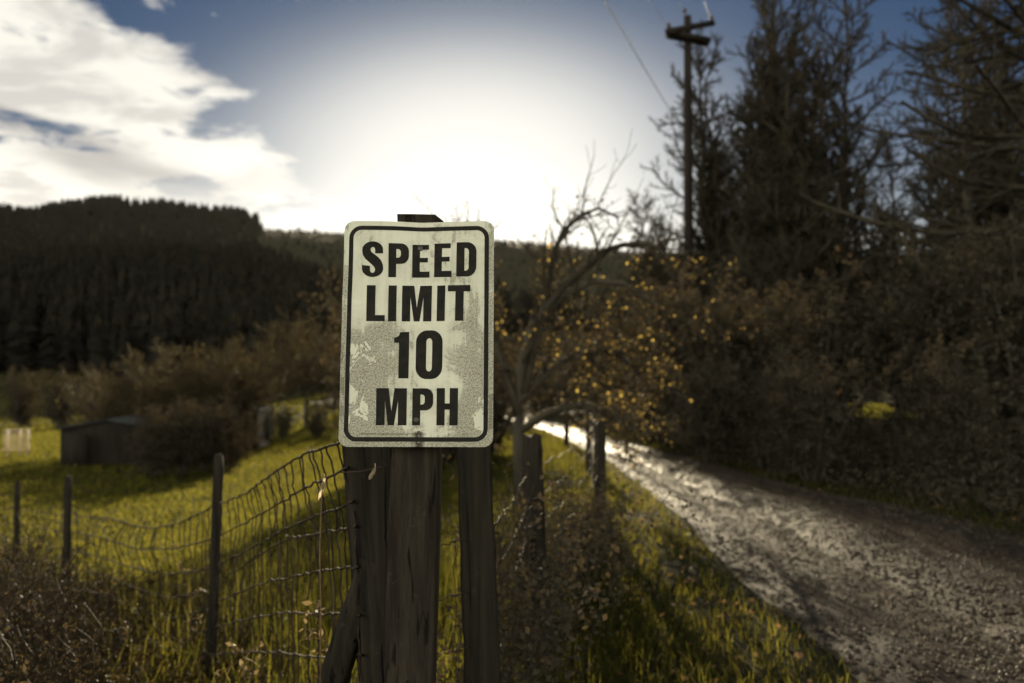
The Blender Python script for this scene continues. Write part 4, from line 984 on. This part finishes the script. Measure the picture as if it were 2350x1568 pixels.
def span(Pa, Pb, zt, n, seed, nst, sag=.05):
    rows = []
    for k in range(n):
        a = np.array([Pa[0], Pa[1], gz(Pa)+zt-.15*k]); b = np.array([Pb[0], Pb[1], gz(Pb)+zt-.15*k]); rows.append([a, a*.75+b*.25-[0, 0, sag*.7], (a+b)/2-[0, 0, sag], a*.25+b*.75-[0, 0, sag*.6], b])
    return netting(None, rows, nst, seed, .016, .0017, .0013)
obj('wire_netting', span(A_top, F_top, .98, 7, 21, 8, .01), M['wire'], fr)
obj('wire_netting', span(F_top, G_top, .98, 7, 22, 16, .07), M['wire'], fr)
obj('wire_netting', span(G_top, H_top, .95, 7, 23, 24, .06), M['wire'], fr)
obj('wire_netting', span(H_top, I_top, .92, 6, 24, 28, .05), M['wire'], fr)
obj('wire_netting', span(I_top, J_top, .92, 6, 25, 28, .05), M['wire'], fr)

# ------------------------------------------------------------------ weeds and brambles at the fences
def stems(P0, H, lean, r, rad_=.0016, N=7, droop=.0):
    n = len(P0); a = r.random(n)*6.28; d = np.stack([np.cos(a)*lean, np.sin(a)*lean, np.ones(n)], -1); d /= np.linalg.norm(d, axis=1, keepdims=True)
    P = np.empty((n, N, 3)); P[:, 0] = P0
    for k in range(1, N):
        d = d+.09*r.normal(size=d.shape)-np.array([0, 0, droop*k/N]); d /= np.linalg.norm(d, axis=1, keepdims=True); P[:, k] = P[:, k-1]+d*(H/(N-1))[:, None]
    return P, np.full((n, N), rad_)*np.linspace(1, .5, N)
r = np.random.default_rng(101)
# dry weeds in front of and through the left fence
n = 5200; yy = 2.3+4.2*r.random(n)**1.1; aa_ = r.uniform(-.68, -.22, n); keep = (aa_*yy < -.55); yy = yy[keep]; xx = aa_[keep]*yy; n = len(xx)
keep = r.random(n) < np.interp((xx/yy)*1828+1175, [0, 250, 520, 760], [1.0, .8, .35, .2]); xx, yy = xx[keep], yy[keep]; n = len(xx)
tall = np.interp((xx/yy)*1828+1175, [0, 120, 300, 420, 760], [1.0, .66, .30, .22, .20])
H_ = r.uniform(.35, 1.0, n)*tall; P0 = np.stack([xx, yy, ground_z(xx, yy)], -1)
Pw, Rw = stems(P0, H_, .35*r.random(n), r, .0013)
P2, R2_, L2 = spawn(Pw, Rw, H_, 4, .3, 1, .7, .3, 4, .1, .2, r, .8, .6, .3); R2_ = np.maximum(R2_, .0009)
obj('dry_weeds', join(tubes(Pw, Rw, 4), tubes(P2, R2_, 3), quads_at(pts_on(P2, .3, 1, 3, r, .008), .009, 1.6, rng=r), quads_at(pts_on(Pw, .1, .9, 3, r, .01), .013, 2.8, rng=r)), M['weedleaf'],
    kind='stuff', label='tangle of dry brown weeds in front of the sagging fence', category='weeds')
# long grass round the posts
n = 9000; yy = 1.7+4.5*r.random(n); xx = -.95*yy*.62+1.5*r.random(n)*yy*.5; xx = r.uniform(-2.9, .95, n)
keep = (xx > -.72*yy) & (xx < road_edges(yy)[0]-.5); xx, yy = xx[keep], yy[keep]; h_ = (.12+.30*r.random(len(xx))**2)*np.interp(xx, [0, .5, .9], [1, .5, .35])
obj('long_grass', blades(xx, yy, h_, np.full(len(xx), .006), r, 1.1), M['grass'], kind='stuff', label='long unmown grass round the feet of the fence posts', category='grass')
# brambles climbing over the fence right of the sign post
n = 110; yy = r.uniform(2.5, 6.4, n); xx = np.interp(yy, [2.3, 3.9, 6.9], [F_top[0], G_top[0], H_top[0]])+.16*r.normal(size=n)
P0 = np.stack([xx, yy, ground_z(xx, yy)], -1); H_ = r.uniform(.6, 1.35, n)
H_ = H_*np.interp(yy, [2.5, 3.4, 4.5, 6.5], [.8, .8, .55, .42]); Pb_, Rb = stems(P0, H_, .22*r.random(n), r, .0030, 10, .10)
P2, R2_, L2 = spawn(Pb_, Rb, H_, 6, .2, 1, .9, .32, 5, -.3, .2, r, .7, .6, .3); R2_ = np.maximum(R2_, .0012)
obj('brambles', join(tubes(Pb_, Rb, 4), tubes(P2, R2_, 3), quads_at(pts_on(P2, .1, 1, 14, r, .03), .019, 1.4, rng=r), quads_at(pts_on(Pb_, .2, 1, 20, r, .03), .022, 1.4, rng=r)), M['brownleaf'],
    kind='stuff', label='dark brambles overgrowing the roadside fence right of the sign', category='brambles')
# fallen leaves on the verges
n = 1900; y = 3+20*r.random(n)**1.4; le, re = road_edges(y); sd = r.random(n) < .55
x = np.where(sd, le-.1-.9*r.random(n)**1.5*1.4, re+.05+1.1*r.random(n)); z = ground_z(x, y)+.02+.03*r.random(n)
obj('fallen_leaves', quads_at(np.stack([x, y, z], -1), .024, 1.3, .35, r), leaf_mat('fallen_leaves', (.12, .06, .03), (.28, .17, .08), .4, (.3, .14, .05), (.6, .4, .14)), kind='stuff', label='brown fallen leaves along both edges of the road', category='leaves')

# low dark undergrowth on the bank right of the road
r = np.random.default_rng(111); n = 2600; yy = 3.5+17*r.random(n)**1.3; re = road_edges(yy)[1]; xx = re+.35+(1.2+.42*yy)*r.random(n); P0 = np.stack([xx, yy, ground_z(xx, yy)], -1)
Pu, Ru = stems(P0, r.uniform(.15, .55, n)*smooth01(xx-re, .2, 1.6)+.08, .6*r.random(n), r, .003, 6, .2)
obj('undergrowth', join(tubes(Pu, Ru, 3), quads_at(pts_on(Pu, .2, 1, 22, r, .09), .035, 1.4, rng=r)), M['brownleaf'], kind='stuff', label='low dark undergrowth covering the bank right of the road', category='undergrowth')

# two pale dead leaves and single dry stalks caught on the wires
def dead_leaf(p_top, L_, Wd, dirv, curl, seed):
    r = np.random.default_rng(seed); p = np.array(p_top, float); d = np.array(dirv, float); d /= np.linalg.norm(d); s = np.cross(d, [0, 1., 0]); s /= np.linalg.norm(s); n_ = np.cross(s, d)
    nl, nw = 12, 7; V = []
    for k in range(nl):
        t_ = k/(nl-1); w = Wd*math.sin(math.pi*min(1, .12+t_*.86))**.7*(.75+.25*t_)
        for j in range(nw):
            u = (j/(nw-1)-.5)*2
            V.append(p+d*L_*t_+s*w*u*.5*math.cos(curl*u)+n_*(abs(u)*w*curl*.4+.003*math.sin(9*t_+u*3))+.0007*r.normal(size=3))
    V = np.array(V); F = np.array([(k*nw+j, k*nw+j+1, (k+1)*nw+j+1, (k+1)*nw+j) for k in range(nl-1) for j in range(nw-1)])
    st = tube([p+[0, 0, .012], p+[0, 0, .004], p], [.0012, .0012, .001], 5); return join((V, [F]), st)
obj('dead_leaf', dead_leaf(at(745, 1098, 2.12), .062, .020, (-.30, .1, -1), 1.0, 1), M['paleleaf'], loc=at(745, 1098, 2.12), smooth=True, label='long pale dead leaf hanging on the fence wire left of the old post', category='leaf', group='dead leaves caught on the wire')
obj('dead_leaf', dead_leaf(at(861, 1076, 1.83), .028, .017, (-.6, .0, -1), .9, 2), M['paleleaf'], loc=at(861, 1076, 1.83), smooth=True, label='small pale dead leaf on the wire crossing the old post under the sign', category='leaf', group='dead leaves caught on the wire')
wv = [at(782, 1085, 1.9), at(830, 1082, 1.86), at(862, 1074, 1.84), at(888, 1068, 1.83)]
obj('wire_end', tube(wv, .0014, 6), M['wire'], loc=wv[0], smooth=True, label='loose end of fence wire stapled across the old post under the sign', category='wire')
st_ = [at(735, 1600, 2.0), at(736, 1400, 2.0), at(734, 1250, 2.02), at(738, 1140, 2.05), at(742, 1105, 2.08)]
obj('dry_stalk', tube(st_, [.002, .002, .0017, .0015, .001], 6), M['dry'], loc=st_[0], smooth=True, label='straight dry stalk rising beside the old post to the pale leaf', category='stalk')
r = np.random.default_rng(131)
for k, (px, py, d, lb) in enumerate([(410, 1300, 3.3, 'thin dry seed stalk leaning across the netting left of the slim post'), (720, 1440, 2.1, 'short curled dry grass stalk low beside the stake and brace'),
        (540, 1530, 2.6, 'bent dry grass stalk right of the foot of the slim post')]):
    b0 = at(px+60, 1640, d); tp = at(px, py-40, d); P = np.linspace(b0, tp, 9); P += .012*r.normal(size=P.shape)
    P2, R2_, L2 = spawn(P[None], np.full((1, 9), .0015), np.array([.3]), 9, .4, 1, .8, .25, 5, -.3, .2, r, .8, .6, .2)
    obj('dry_stalk', join(tube(P, .0015, 5), tubes(P2, np.maximum(R2_, .0008), 3), quads_at(pts_on(P2, .5, 1, 3, r, .004), .013, 1.8, rng=r)), M['dry'], loc=b0, label=lb, category='stalk')

# ------------------------------------------------------------------ thin valley haze
V, F = box((0, 1300, 70), (5200, 5600, 300))
m, q = new_mat('valley_haze'); pv = q.n.new('ShaderNodeVolumePrincipled')
pv.inputs['Color'].default_value = (.9, .88, .82, 1); pv.inputs['Density'].default_value = .000008; pv.inputs['Anisotropy'].default_value = .55
q.l.new(pv.outputs[0], q.out.inputs['Volume'])
obj('haze', (V, F), m, kind='stuff', label='thin haze of damp air filling the valley', category='haze')
